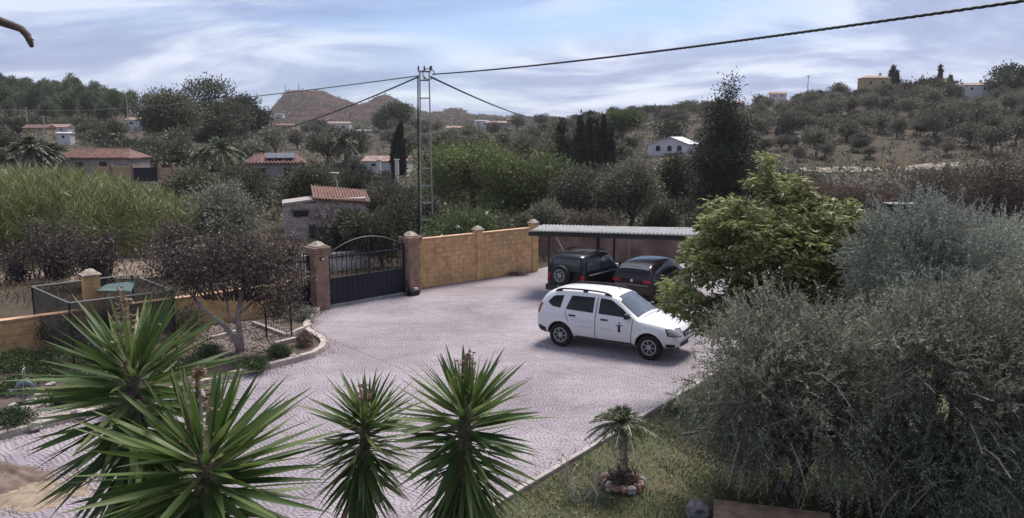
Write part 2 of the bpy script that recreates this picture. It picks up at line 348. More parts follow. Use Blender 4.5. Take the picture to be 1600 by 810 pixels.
keep = (jx < 2.1 - 0.045) & (jy < 2.1 - 0.045) & inpoly(wx, wy, inner) & (wy < 28.5) & (wy > 5) & (np.abs(wx) < wy * 0.75 + 1)
sdk = (wx - k0.x) * kn.x + (wy - k0.y) * kn.y; keep &= sdk < -0.10
cells, wx, wy = cells[keep], wx[keep], wy[keep]
n = len(wx); ang = cells[:, 2] + math.atan2(pa[1], pa[0])
hu = np.full(n, dr / 2 - 0.0045) * rng.uniform(0.93, 1.02, n); hv = cells[:, 3] / 2 - 0.0045; zt = rng.normal(0.0, 0.0016, n)
ca, sa = np.cos(ang), np.sin(ang)
def setts(sel):
    q = []
    for s, z in ((1.0, -0.011), (0.82, 0.003)):
        for i, j in ((-1, -1), (1, -1), (1, 1), (-1, 1)):
            a, b = i * hu[sel] * s, j * hv[sel] * s * (1 + 0.06 * i)
            q.append(np.stack([wx[sel] + a * ca[sel] - b * sa[sel], wy[sel] + a * sa[sel] + b * ca[sel], (zt[sel] if z > 0 else 0) + np.full(len(wx[sel]), z)], 1))
    V = np.stack(q, 1); m = len(V); base = np.arange(m)[:, None, None] * 8
    F = np.array([(4, 5, 6, 7), (0, 1, 5, 4), (1, 2, 6, 5), (2, 3, 7, 6), (3, 0, 4, 7)])[None] + base
    return V.reshape(-1, 3), F.reshape(-1, 4)
Yd = wy * CT + CH * ST; uu = 800 + FPX * wx / Yd; vv = 405 + FPX * (CH * CT - wy * ST) / Yd
vis = (uu > 10) & (uu < 770) & (vv < 812) & ~((uu > 90) & (uu < 470) & (vv > 480)) & ~((uu > 480) & (uu < 820) & (vv > 560) & (np.abs(uu - 650) < 165))
sc_ = np.where(vis, vv, 0); near_i = np.argsort(-sc_)[:290]; nm = np.zeros(n, bool); nm[near_i] = True
V, F = setts(~nm); so = link('sett_imprint', npmesh('sett_imprint', V, F, m_patio), patio); so['kind'] = 'stuff'
ub = MB(); q = []
for s, z in ((1.0, -0.011), (0.82, 0.003)):
    for i, j in ((-1, -1), (1, -1), (1, 1), (-1, 1)): q.append((i * s * 0.5, j * s * 0.5 * (1 + 0.06 * i), z))
ub.add(q, [(4, 5, 6, 7), (0, 1, 5, 4), (1, 2, 6, 5), (2, 3, 7, 6), (3, 0, 4, 7)]); ume = ub.mesh('sett', m_patio)
for i in near_i:
    o = link('sett', ume, patio, (wx[i], wy[i], zt[i]), ang[i]); o.scale = (hu[i] * 2, hv[i] * 2, 1)

m_kerb = mat('kerb_concrete', (0.30, 0.265, 0.245), 0.85, vary=0.25, nscale=5, bump=0.3, bscale=40)
m_kerb_cream = mat('kerb_cream', (0.36, 0.31, 0.275), 0.85, vary=0.22, nscale=4, bump=0.3, bscale=40)
kerb = empty('lawn_kerb', (0, 0, 0)); kerb['kind'] = 'structure'
rk = math.atan2(kd.y, kd.x); ks = MB().box((0, 0, 0.02), (0.985, 0.10, 0.20)).mesh('kerb_stone', m_kerb)
for i in range(27):
    p = kA + kd * (i + 0.5); o = link('kerb_stone', ks, kerb, (p.x, p.y, rng.normal(0, 0.004)), rk + rng.normal(0, 0.006))
    b = o.modifiers.new('bevel', 'BEVEL'); b.width = 0.015; b.segments = 2
bedk = empty('bed_kerb', (0, 0, 0)); bedk['kind'] = 'structure'
pl = [lk[0]]                                  # resample the curved kerb to 0.5 m stones
for a, b in zip(lk[:-1], lk[1:]):
    d = (b - a).length; m = max(1, round(d / 0.55))
    for i in range(1, m + 1): pl.append(a.lerp(b, i / m))
for a, b in zip(pl[:-1], pl[1:]):
    t = (b - a).normalized(); nn = Vector((-t.y, t.x, 0)); g = t * 0.006
    p = [a + g - nn * 0.02, b - g - nn * 0.02, b - g + nn * 0.15, a + g + nn * 0.15]
    MB().prism([(q.x, q.y) for q in p], -0.03, 0.15 + rng.normal(0, 0.004)).build('kerb_stone', m_kerb_cream, bedk, bevel=0.012)

m_lawn = mat('lawn_soil', (0.075, 0.068, 0.036), 0.95, col2=(0.05, 0.062, 0.024), nscale=0.9, bump=0.8, bscale=20)
m_soil = mat('bed_soil', (0.075, 0.055, 0.042), 0.95, vary=0.4, nscale=3, bump=0.8, bscale=20)
lp = [kA + kn * 0.06, kB + kn * 0.06, Vector((22, kB.y + 1, 0)), Vector((26, 0, 0)), Vector((0, -10, 0))]
nx = 60; gx, gy = np.meshgrid(np.linspace(0, 1, nx), np.linspace(0, 1, nx))
mb = MB(); mb.prism([(p.x, p.y) for p in lp], -0.1, 0.035)
lawn = mb.build('lawn', m_lawn); lawn['kind'] = 'structure'
n = 95000; P = np.stack([rng.uniform(-1.5, 7, n), rng.uniform(9, 18, n), np.full(n, 0.03)], 1)
sd = (P[:, 0] - k0.x) * kn.x + (P[:, 1] - k0.y) * kn.y; bare = np.sin(P[:, 0] * 1.7 + 1) * np.sin(P[:, 1] * 1.3) + 0.5 * np.sin(P[:, 0] * 4.1 + P[:, 1] * 3.3)
P = P[(sd > 0.08) & (rng.random(n) > 0.25 + 0.5 * (bare > 0.25))]; n = len(P)
D = rng.normal(size=(n, 3)) * 0.55; D[:, 2] = 0.8
V, F = leaves(P, D, rng.uniform(0.035, 0.10, n), 0.011)
o = link('grass', npmesh('grass', V, F, L_grass)); o['kind'] = 'stuff'; tag(o, 'patchy short lawn grass right of the straight kerb', 'grass')
n = 2600; P = np.stack([rng.uniform(-1, 7, n), rng.uniform(9.5, 17, n), np.full(n, 0.06)], 1)
sd = (P[:, 0] - k0.x) * kn.x + (P[:, 1] - k0.y) * kn.y; P = P[sd > 0.1]; n = len(P)
D = rng.normal(size=(n, 3)); D[:, 2] *= 0.25
V, F = leaves(P, D, rng.uniform(0.04, 0.08, n), 0.03)
o = link('leaf_litter', npmesh('leaf_litter', V, F, L_dead)); o['kind'] = 'stuff'; tag(o, 'brown fallen leaves scattered over the lawn', 'leaf litter')

# planting bed behind the curved kerb
w0, w1 = G(-260, 600), G(448, 491)
bp = [(p.x, p.y) for p in lk] + [(w1.x, w1.y), (w0.x, w0.y)]
bed = MB().prism(bp, -0.1, 0.07).build('planting_bed', m_soil); bed['kind'] = 'structure'
m_grav = mat('white_gravel', (0.42, 0.36, 0.335), 0.9, vary=0.3, nscale=30, bump=0.8, bscale=60)
gp = [G(*p) for p in ((18, 684), (60, 672), (125, 652), (128, 640), (95, 632), (70, 615), (45, 618), (30, 650), (10, 668))]
gv = MB().prism([(p.x, p.y) for p in gp], 0.071, 0.085).build('gravel_path', m_grav); gv['kind'] = 'structure'
def pebbles(name, poly, n, zb, m, s0, s1, parent=None):
    xs = [p[0] for p in poly]; ys = [p[1] for p in poly]
    P = np.stack([rng.uniform(min(xs), max(xs), n), rng.uniform(min(ys), max(ys), n)], 1); P = P[inpoly(P[:, 0], P[:, 1], poly)]; n = len(P)
    base = np.array([(1, 0, 0), (0, 1, 0), (-1, 0, 0), (0, -1, 0), (0, 0, 1), (0, 0, -1)], float)
    fc = np.array([(0, 1, 4), (1, 2, 4), (2, 3, 4), (3, 0, 4), (1, 0, 5), (2, 1, 5), (3, 2, 5), (0, 3, 5)])
    s = rng.uniform(s0, s1, (n, 1, 1)) * rng.uniform(0.6, 1.3, (n, 6, 1))
    V = base[None] * s * np.array([1, 1, 0.6]) + np.concatenate([P, np.full((n, 1), zb)], 1)[:, None]
    o = link(name, npmesh(name, V.reshape(-1, 3), (fc[None] + np.arange(n)[:, None, None] * 6).reshape(-1, 3), m), parent); o['kind'] = 'stuff'; return o
tag(pebbles('gravel', [(p.x, p.y) for p in gp], 5000, 0.09, m_grav, 0.012, 0.035), 'pale pinkish white gravel between the ground cover', 'gravel')
m_grav2 = mat('grey_gravel', (0.18, 0.147, 0.125), 0.9, vary=0.4, nscale=20)
g2 = [G(*p) for p in ((300, 545), (365, 570), (400, 560), (470, 530), (440, 512), (395, 506), (330, 515))]
tag(pebbles('rubble_gravel', [(p.x, p.y) for p in g2], 5200, 0.09, m_grav2, 0.02, 0.06), 'coarse grey brown gravel around the plum tree foot', 'gravel')
# rocks
m_rock = mat('pale_rock', (0.31, 0.27, 0.25), 0.9, vary=0.3, nscale=6, bump=0.7, bscale=12)
def rock(loc, s, label, m=m_rock, group='pale rocks edging the planting bed', flat=0.65, parent=None, name='rock'):
    bm = bmesh.new(); bmesh.ops.create_icosphere(bm, subdivisions=2, radius=1)
    ph = rng.uniform(0, 6, 6)
    for v in bm.verts:
        c = v.co.copy(); k = 1 + 0.22 * math.sin(3.1 * c.x + ph[0]) + 0.2 * math.sin(3.7 * c.y + ph[1]) + 0.16 * math.sin(4.3 * c.z + ph[2]) + rng.normal(0, 0.05)
        v.co = Vector((c.x * k * s, c.y * k * s * 0.8, c.z * k * s * flat))
    me = bpy.data.meshes.new(name); bm.to_mesh(me); bm.free(); me.materials.append(m)
    o = link(name, me, parent, loc, rng.uniform(0, 6))
    if parent is None: tag(o, label, 'rock', group)
    return o
for u, v, s, l in ((127, 648, .17, 'largest rounded white rock on the kerb beside the gravel path'), (78, 604, .12, 'small pale rock just right of the hose reel'), (120, 600, .14, 'squarish pale rock under the upper yucca leaves'), (138, 590, .2, 'flat grey rock stacked above the squarish pale rock'), (18, 616, .13, 'white rock left below the hose reel'), (20, 640, .13, 'white rock halfway down the dark ground cover'), (8, 672, .1, 'small white rock at the left kerb end'), (155, 606, .2, 'brownish flat rock right of the squarish pale rock'), (458, 560, .11, 'pale rock inside the curved kerb tip'), (352, 566, .12, 'pale rock at the plum tree foot'), (470, 495, .12, 'pale rock by the shrub near the gate pillar'), (55, 668, .12, 'reddish brown rock on the kerb below the gravel')):
    p = G(u, v, 0.09); rock((p.x, p.y, 0.12), s, l)
# sand pile
m_sand = mat('sand', (0.23, 0.175, 0.125), 0.95, vary=0.3, nscale=5, bump=0.9, bscale=25)
m_sand2 = mat('dark_sand', (0.13, 0.095, 0.075), 0.95, vary=0.35, nscale=4, bump=0.9, bscale=25)
def heap(name, c, rx, ry, h, m, label):
    k = 44; V = []; g = np.linspace(-1, 1, k)
    for yy in g:
        for xx in g:
            r = math.hypot(xx, yy); e = 0.85 + 0.12 * math.sin(5 * math.atan2(yy, xx)) + 0.06 * math.sin(11 * math.atan2(yy, xx) + 1)
            z = h * max(0, 1 - r / e) ** 1.2 * (1 + 0.25 * math.sin(xx * 9 + 2 * yy) * math.sin(yy * 7)) + (rng.normal(0, 0.006) if r < e else -0.03)
            V.append((xx * rx, yy * ry, z + 0.004))
    F = [(i * k + j, i * k + j + 1, (i + 1) * k + j + 1, (i + 1) * k + j) for i in range(k - 1) for j in range(k - 1)]
    F = [f for f in F if max(V[i][2] for i in f) > 0]
    o = link(name, npmesh(name, np.array(V), np.array(F), m, True), None, c); tag(o, label, 'sand'); return o
p = G(-5, 752); heap('sand_pile', (p.x, p.y, 0), 1.0, 0.7, 0.34, m_sand2, 'dark brown heap of sand on the paving at the left edge')
cc_ = G(20, 765); tag(pebbles('sand_grains', [(cc_.x + 1.55 * math.cos(q) * (1 + .2 * math.sin(3 * q)), cc_.y + .95 * math.sin(q)) for q in np.linspace(0, 6.28, 24)], 5200, .006, m_sand, .005, .017), 'loose sand grains strewn round the sand heap', 'sand')
p = G(30, 775); heap('spilled_sand', (p.x, p.y, 0), 1.25, 0.7, 0.035, m_sand, 'thin orange spill of sand below the dark heap')
# ------------------------------------------------------------------ boundary walls, pillars, gates
m_block = mat('ochre_block', (0.58, 0.365, 0.175), 0.9, vary=0.22, nscale=2.5, bump=0.9, bscale=22, world=True)
m_block2 = mat('ochre_block_rosy', (0.56, 0.345, 0.175), 0.9, vary=0.25, nscale=3.0, bump=0.9, bscale=22, world=True)
m_mortar = mat('ochre_mortar', (0.53, 0.345, 0.175), 0.95, vary=0.2, nscale=8, world=True)
m_cap = mat('stone_cap', (0.36, 0.30, 0.255), 0.9, vary=0.3, nscale=8, bump=0.6, bscale=30)
m_rbrick = mat('rosy_brick', (0.26, 0.165, 0.122), 0.9, vary=0.28, nscale=3.5, bump=0.7, bscale=25, world=True)
m_tilecap = mat('wall_coping', (0.45, 0.27, 0.17), 0.9, vary=0.25, nscale=5, world=True)
blk = [MB().box((0, 0, 0), (1, 1, 1)).mesh('block', m) for m in (m_block, m_block2)]
def block_wall(name, a, b, h, label, blen=0.40, bh=0.2, th=0.2, pill=(), cop=0.06):
    L = (b - a).length; d = (b - a).normalized(); rz = math.atan2(d.y, d.x)
    t = thing(name, label, 'wall', (a.x, a.y, 0), rz)
    MB().box((L / 2, 0, h / 2 - 0.05), (L, th - 0.03, h + 0.1)).build('core', m_mortar, t)
    rows = round(h / bh); bh = h / rows
    for r in range(rows):
        x = -blen / 2 if r & 1 else 0.0
        while x < L - 0.02:
            x0, x1 = max(x, 0), min(x + blen, L)
            if x1 - x0 > 0.06 and not any(p - 0.16 < (x0 + x1) / 2 < p + 0.16 for p in pill):
                o = link('block', blk[int(rng.random() < 0.35)], t, ((x0 + x1) / 2, rng.normal(0, 0.003), (r + 0.5) * bh), 0)
                o.scale = (x1 - x0 - 0.012, th + rng.uniform(0.0, 0.016), bh - 0.012)
            x += blen
    if cop: MB().box((L / 2, 0, h + cop / 2), (L, th + 0.08, cop)).build('coping', m_tilecap, t, bevel=0.01)
    return t, rz, d
def cap_mesh(mb, x, y, z, s):
    mb.box((x, y, z + 0.025), (s, s, 0.05)); mb.box((x, y, z + 0.11), (s * 0.86, s * 0.86, 0.12), top=0.45); mb.box((x, y, z + 0.18), (s * 0.2, s * 0.2, 0.04), top=0.5)
wt, wrz, wd = block_wall('block_wall', wl, wr, 1.92, 'long ochre block wall right of the driveway gate', pill=((wr - wl).length * 0.52,))
def pillar(p, rz, s, h, label, m, corbel=False, name='wall_pillar'):
    t = thing(name, label, 'pillar', (p.x, p.y, 0), rz)
    MB().box((0, 0, h / 2 - 0.05), (s, s, h + 0.1)).build('shaft', m, t, bevel=0.012)
    mb = MB()
    # brick courses standing slightly proud
    nc = int(h / 0.105)
    for i in range(nc):
        zc = (i + 0.5) * h / nc
        for j in range(2):
            w = s / 2; off = (0.25 if i & 1 else 0) * w
            for sx in (-1, 1):
                mb.box((-s / 4 + j * w + (off - w / 8 if off else 0), sx * (s / 2 + 0.004), zc), (w - 0.014, 0.016, h / nc - 0.014))
                mb.box((sx * (s / 2 + 0.004), -s / 4 + j * w + (off - w / 8 if off else 0), zc), (0.016, w - 0.014, h / nc - 0.014))
    q = mb.build('brick_courses', m, t); q['kind'] = 'stuff'
    if corbel:
        mb = MB(); mb.box((0, 0, h - 0.26), (s + 0.06, s + 0.06, 0.06)); mb.box((0, 0, h - 0.17), (s + 0.12, s + 0.12, 0.09)); mb.box((0, 0, h - 0.06), (s + 0.16, s + 0.16, 0.11)); mb.build('corbel', m_rbrick, t, bevel=0.01)
    mb = MB(); cap_mesh(mb, 0, 0, h, s * 0.98 if corbel else s + 0.12); mb.build('cap', m_cap, t, bevel=0.01)
    return t
Lw = (wr - wl).length
pillar(wl + wd * Lw * 0.52, wrz, 0.30, 2.08, 'narrow ochre pillar in the middle of the long block wall', m_block)
pillar(wr + wd * 0.12, wrz, 0.30, 2.14, 'ochre pillar ending the long block wall beside the carport', m_block)
gd = (gr - gl).normalized(); grz = math.atan2(gd.y, gd.x)
pillar(gl - gd * 0.36, grz, 0.50, 2.20, 'thick rosy brick gate pillar with white doorbell, left of the gate', m_rbrick, True, 'gate_pillar')
pillar(gr + gd * 0.30, grz, 0.50, 2.20, 'rosy brick gate pillar between the gate and the ochre wall', m_rbrick, True, 'gate_pillar')
m_white = mat('white_plastic', (0.75, 0.74, 0.72), 0.4)
m_navy = mat('navy_metal', (0.008, 0.009, 0.018), 0.55, vary=0.3, nscale=2.0)
m_black = mat('black_metal', (0.009, 0.009, 0.011), 0.55)
m_steel = mat('galvanised', (0.27, 0.28, 0.265), 0.6, 0.15, vary=0.15, nscale=6)
db = thing('doorbell', 'small white doorbell unit on the left gate pillar', 'doorbell', gl - gd * 0.36 + Vector((gd.y, -gd.x, 0)) * 0.268 + Vector((0, 0, 1.80)), grz)
MB().box((0, 0, 0), (0.17, 0.03, 0.10)).build('plate', m_black, db); MB().box((0.015, -0.02, 0), (0.09, 0.03, 0.06)).build('button', m_white, db, bevel=0.005)
# main gate
gw = (gr - gl).length; gt = thing('driveway_gate', 'dark navy arched metal driveway gate with bars above a solid panel', 'gate', (gl.x, gl.y, 0), grz)
def arch(x): return 1.86 + 0.50 * (1 - ((x - gw / 2) / (gw / 2)) ** 2)
x0, x1 = 0.05, gw - 0.05
MB().box((gw / 2, 0, 0.535), (gw - 0.16, 0.03, 0.87)).build('lower_panel', m_navy, gt)
mb = MB(); pan = mb
for i in range(15):
    mb.box((0.16 + i * (gw - 0.32) / 14, -0.021, 0.535), (0.05, 0.012, 0.84))
q = mb.build('panel_ribs', m_navy, gt)
for x in (x0, x1): MB().box((x, 0, 0.98), (0.08, 0.07, 1.80)).build('stile', m_navy, gt)
MB().box((gw / 2, 0, 0.07), (gw - 0.1, 0.06, 0.06)).build('bottom_rail', m_steel, gt)
MB().box((gw / 2, 0, 1.0), (gw - 0.18, 0.065, 0.07)).build('rail', m_navy, gt); MB().box((gw / 2, 0, 1.76), (gw - 0.18, 0.05, 0.05)).build('rail', m_navy, gt)
MB().tube([(x, 0, arch(x)) for x in np.linspace(x0, x1, 25)], 0.032, 6).build('arch_rail', m_navy, gt)
nb = 17
bar_cache = {}
for i in range(1, nb):
    x = i * gw / nb; MB().box((x, 0, (1.03 + arch(x)) / 2), (0.02, 0.02, arch(x) - 1.05)).build('bar', m_navy, gt)
MB().box((gw * 0.52, 0, (1.03 + arch(gw * .52)) / 2), (0.06, 0.05, arch(gw * .52) - 1.05)).build('post', m_navy, gt)
# sliding track, gate motor and latch post
MB().box((gw / 2, -0.0, 0.012), (gw, 0.06, 0.02)).build('track', m_steel, gt)
gp_ = gr + gd * 0.02 + Vector((gd.y, -gd.x, 0)) * 0.35
mo = thing('gate_motor', 'dark gate motor box with pale lid beside the gate', 'gate motor', (gp_.x, gp_.y, 0), grz)
MB().box((0.1, 0, 0.10), (0.42, 0.26, 0.20)).build('housing', m_black, mo, bevel=0.02); MB().box((0.2, 0, 0.24), (0.2, 0.2, 0.08), top=0.8).build('lid', mat('motor_lid', (0.38, 0.35, 0.36), 0.6), mo, bevel=0.02)
MB().bar((-0.05, 0.05, 0.2), (-0.15, 0.12, 0.62), 0.05).build('brace', m_black, mo)
MB().box((0, 0, 1.2), (0.07, 0.07, 2.4)).build('guide_post', m_black, gt, (gw + 0.02, 0.1, 0))
# garden gate left of the pillar
pa0, pa1 = G(452, 491), G(486, 484.5); pw = (pa1 - pa0).length; prz = math.atan2((pa1 - pa0).y, (pa1 - pa0).x)
pt = thing('garden_gate', 'narrow dark garden gate with spiked bars left of the brick pillar', 'gate', (pa0.x, pa0.y, 0), prz)
MB().box((pw / 2, 0, 0.5), (pw - 0.1, 0.03, 0.8)).build('lower_panel', m_navy, pt)
for x in (0.04, pw - 0.04): MB().box((x, 0, 0.95), (0.06, 0.06, 1.9)).build('stile', m_black, pt)
for z in (0.08, 0.93, 1.72): MB().box((pw / 2, 0, z), (pw - 0.1, 0.04, 0.05)).build('rail', m_black, pt)
for i in range(1, 8):
    x = i * pw / 8; MB().box((x, 0, 1.42), (0.022, 0.022, 1.0)).box((x, 0, 1.97), (0.03, 0.03, 0.10), top=0.1).build('bar', m_black, pt)
# low wall on the left
wa, wb = G(-120, 580), G(446, 492)
lw, lrz, ld = block_wall('low_block_wall', wa, wb, 1.0, 'low ochre block wall behind the planting bed on the left', blen=0.45, bh=0.2, cop=0.07)
pp = G(150, 538); s_ = (pp - wa).dot(ld); pp = wa + ld * s_
pillar(pp, lrz, 0.38, 2.02, 'ochre pillar with pyramid cap standing alone on the left', m_block)
# white picket edging outside the gate
m_whitep = mat('white_paint', (0.48, 0.465, 0.45), 0.6, vary=0.1, nscale=4)
f0, f1 = at(470, 440, 34), at(575, 432, 36); f0.z = f1.z = 0.0
ft = thing('picket_fence', 'white balustrade fence glimpsed through the bars of the gate', 'fence', (f0.x, f0.y, -0.15), math.atan2(f1.y - f0.y, f1.x - f0.x)); fl = (f1 - f0).length
MB().box((fl / 2, 0, 0.2), (fl, 0.18, 0.4)).build('plinth', m_whitep, ft); MB().box((fl / 2, 0, 0.80), (fl, 0.14, 0.08)).build('handrail', m_whitep, ft)
bal = MB().lathe([(0.05, 0), (0.065, 0.1), (0.03, 0.2), (0.04, 0.36)], 8).mesh('baluster', m_whitep, True)
for i in range(int(fl / 0.17)): link('baluster', bal, ft, (0.1 + i * 0.17, 0, 0.40))
# ------------------------------------------------------------------ netted pen
m_net = bpy.data.materials.new('shade_net'); m_net.use_nodes = True; t = m_net.node_tree; b = t.nodes['Principled BSDF']; b.inputs['Base Color'].default_value = (0.012, 0.022, 0.024, 1); b.inputs['Roughness'].default_value = 0.8
tb = N(t, 'ShaderNodeBsdfTransparent'); mx = N(t, 'ShaderNodeMixShader'); mx.inputs[0].default_value = 0.52
t.links.new(tb.outputs[0], mx.inputs[1]); t.links.new(b.outputs[0], mx.inputs[2]); t.links.new(mx.outputs[0], t.nodes['Material Output'].inputs[0])
m_frame = mat('grey_tube', (0.20, 0.215, 0.215), 0.5, 0.3)
zt_ = 1.75
cn = [G(50, 452, zt_), G(206, 433, zt_), G(270, 458, zt_), G(108, 478, zt_)]
pc = sum(cn, Vector()) / 4; pen = thing('netted_pen', 'dark green netted pen with grey tube frame behind the yucca', 'pen', (pc.x, pc.y, 0.07))
cl = [p - Vector((pc.x, pc.y, 0)) for p in cn]
for i, p in enumerate(cl):
    q = cl[(i + 1) % 4]
    MB().tube([(p.x, p.y, 0), (p.x, p.y, p.z)], 0.022, 6).build('post', m_black, pen)
    MB().tube([p, q], 0.02, 6).build('top_rail', m_frame, pen)
    MB().tube([(p.x, p.y, .86), (q.x, q.y, .86)], 0.014, 6).build('middle_rail', m_black, pen)
for i in range(4):
    p, q = cl[i], cl[(i + 1) % 4]; m = MB(); m.add([(p.x, p.y, .35), (q.x, q.y, .35), (q.x, q.y, p.z - .02), (p.x, p.y, p.z - .02)], [(0, 1, 2, 3)]); m.build('net', m_net, pen)
m_turq = mat('turquoise_sheet', (0.045, 0.085, 0.08), 0.7, vary=0.2, nscale=4)
tq = [G(u, v, 1.62) for u, v in ((150, 455), (168, 444), (212, 440), (205, 456))]
tp = MB(); tp.prism([(p.x, p.y) for p in tq], 1.60, 1.63); tag(tp.build('turquoise_sheet', m_turq), 'turquoise sheet lying inside the netted pen behind the pillar', 'sheet')
m_greenbox = mat('ochre_plaster', (0.27, 0.21, 0.11), 0.9, vary=0.3, nscale=3)
# low stake fence near the plum tree
for i, (u, v, h, lb) in enumerate(((456, 530, 1.25, 'tall black fence stake at the bed corner by the gate'), (417, 532, 0.95, 'shorter black fence stake between plum tree and corner stake'))):
    p = G(u, v); st = thing('fence_stake', lb, 'stake', (p.x, p.y, 0.05)); MB().tube([(0, 0, -0.1), (0, 0, h)], 0.028, 6).build('stake', m_black, st); MB().lathe([(0.034, h - 0.02), (0.034, h + 0.03), (0.001, h + 0.045)], 8).build('cap', m_black, st)
a, b = G(456, 530), G(417, 532); c_ = G(395, 506)
nf = MB()
for p, q in ((a, b), (b, c_)):
    for z in np.arange(0.12, 0.9, 0.1): nf.tube([(p.x, p.y, z), (q.x, q.y, z)], 0.004, 3)
    for k in range(11):
        r = p.lerp(q, k / 10); nf.tube([(r.x, r.y, 0.06), (r.x, r.y, 0.9)], 0.004, 3)
o = nf.build('wire_fence', m_black); tag(o, 'dark wire mesh strung between the two black stakes', 'fence')
# bed edging lines beside the tree
ed = empty('raised_edging', (0, 0, 0)); ed['kind'] = 'structure'
for (u0, v0, u1, v1) in ((396, 507, 448, 527), (448, 527, 486, 510), (430, 540, 462, 532), (330, 531, 372, 520)):
    a, b = G(u0, v0, .1), G(u1, v1, .1); m = max(1, round((b - a).length / 0.5)); rz = math.atan2((b - a).y, (b - a).x)
    for i in range(m):
        p = a.lerp(b, (i + .5) / m); MB().box((0, 0, 0), ((b - a).length / m - 0.012, 0.12, 0.2)).build('kerb_stone', m_kerb_cream, ed, (p.x, p.y, 0.1), rz, bevel=0.012)
# hose reel
p = G(42, 628, 0.07); hr = thing('hose_reel', 'blue garden hose reel with upright handle in the ground cover', 'hose reel', (p.x, p.y, 0.07), 0.4)
m_hose = mat('hose_blue', (0.035, 0.06, 0.075), 0.4); m_reel = mat('reel_grey', (0.16, 0.19, 0.21), 0.5)
mb = MB()
for s in (-0.09, 0.09): mb.lathe([(0.14, s - .008), (0.2, s - 0.012), (0.21, s), (0.2, s + 0.012), (0.14, s + .008)], 24, (0, 0, 0.30), 'y')
mb.build('flange', m_reel, hr, smooth=True)
mb = MB()
for k in range(5): mb.lathe([(0.15 + 0.02 * math.cos(q), -0.066 + 0.033 * k + 0.02 * math.sin(q)) for q in np.linspace(0, 2 * math.pi, 8)], 24, (0, 0, 0.30), 'y')
mb.build('hose', m_hose, hr, smooth=True)
MB().tube([(-0.05, -0.13, 0), (-0.02, -0.13, 0.3), (0.0, -0.13, 0.72), (0.0, -0.10, 0.76), (0.0, 0.10, 0.76), (0, 0.13, 0.72), (-0.02, 0.13, 0.3), (-0.05, 0.13, 0)], 0.014, 6).build('handle', m_steel, hr)
MB().tube([(0.2, -0.13, 0.0), (0, -0.13, 0.3)], 0.012, 6).tube([(0.2, 0.13, 0.0), (0, 0.13, 0.3)], 0.012, 6).build('stand', m_steel, hr)
# dark clippings at the wall end
p = G(806, 430); n = 500; P = np.stack([rng.normal(p.x, 0.22, n), rng.normal(p.y, 0.13, n), rng.uniform(0.01, 0.10, n)], 1)
V, F = leaves(P, rng.normal(size=(n, 3)), rng.uniform(0.05, 0.14, n), 0.04); tag(link('clippings_heap', npmesh('clippings_heap', V, F, L_bramble)), 'low dark heap of clippings at the far foot of the ochre wall', 'clippings')
# ------------------------------------------------------------------ carport
m_corr = mat('corrugated_sheet', (0.19, 0.192, 0.197), 0.65, 0.05, vary=0.14, nscale=1.2)
m_post = mat('carport_steel', (0.028, 0.026, 0.028), 0.6, vary=0.2, nscale=4)
zf, zb = 2.42, 2.38
ca_, cb_ = G(829, 361, zf), G(1105, 369, zf); dd = (cb_ - ca_).normalized(); cb_ = cb_ + dd * 3.0
crz = math.atan2(dd.y, dd.x); nb_ = Vector((-dd.y, dd.x, 0)); cl_ = (cb_ - ca_).length
cp = thing('carport', 'open carport with grey corrugated roof on dark steel posts', 'carport', (ca_.x, ca_.y, 0), crz)
dep = 2.6; sheet = 0.86; ns = int(cl_ / sheet) + 1
for i in range(ns):
    k = 25; xs = np.linspace(0, sheet + 0.03, k); zs = 0.024 * np.cos(xs / (sheet / 6) * 2 * math.pi)
    V = [(x, y, (zf + (zb - zf) * y / dep) + z + dz + 0.002 * (i % 2)) for y in (-0.05, dep) for dz in (0,) for x, z in zip(xs, zs)]
    V += [(x, y, zc - 0.006) for x, y, zc in V]
    F = [(j, j + 1, k + j + 1, k + j) for j in range(k - 1)]; F += [(2 * k + a, 2 * k + d, 2 * k + c, 2 * k + b) for a, b, c, d in F]
    F += [(j, 2 * k + j, 2 * k + j + 1, j + 1) for j in range(k - 1)] + [(k + j, k + j + 1, 3 * k + j + 1, 3 * k + j) for j in range(k - 1)]
    link('roof_sheet', npmesh('roof_sheet', np.array(V), np.array(F), m_corr), cp, (i * sheet, 0, 0))
for y, z in ((0.12, zf - 0.12), (dep - 0.2, zb - 0.12)): MB().box((cl_ / 2, y, z), (cl_ + 0.2, 0.08, 0.16)).build('beam', m_post, cp)
for x in np.arange(0.3, cl_, 1.5): MB().bar((x, 0, zf - 0.05), (x, dep - 0.1, zb - 0.07), 0.05, 0.05).build('rafter', m_post, cp)
for x, y in ((2.5, 0.5), (cl_ - 1.2, 0.12), (0.25, dep - 0.2), (2.9, dep - 0.2), (cl_ / 2 + 1, dep - 0.2), (cl_ - 0.4, dep - 0.2)):
    MB().box((x, y, 1.16), (0.14 if y < 1 else 0.08, 0.12 if y < 1 else 0.08, 2.34)).build('post', m_post, cp)
MB().bar((0.25, dep - 0.2, 2.4), (1.1, dep - 0.2, 0.9), 0.04).build('brace', mat('pale_tube', (0.35, 0.31, 0.3), 0.6), cp)
fq = at(995, 372, G(995, 372, 2.1).y); fld = thing('floodlight', 'round white floodlight hanging under the carport eave', 'floodlight', (fq.x, fq.y, 2.12), crz)
MB().lathe([(0.001, 0.02), (0.09, 0.0), (0.10, -0.06), (0.06, -0.16), (0.03, -0.19), (0.001, -0.19)], 14).build('housing', m_white, fld, smooth=True); MB().box((0, 0, 0.06), (0.03, 0.03, 0.12)).build('bracket', m_post, fld)
MB().lathe([(0.001, 0.0), (0.055, 0.0), (0.06, -0.03), (0.001, -0.05)], 12, (0.12, 0, -0.1)).build('sensor', m_white, fld, smooth=True)
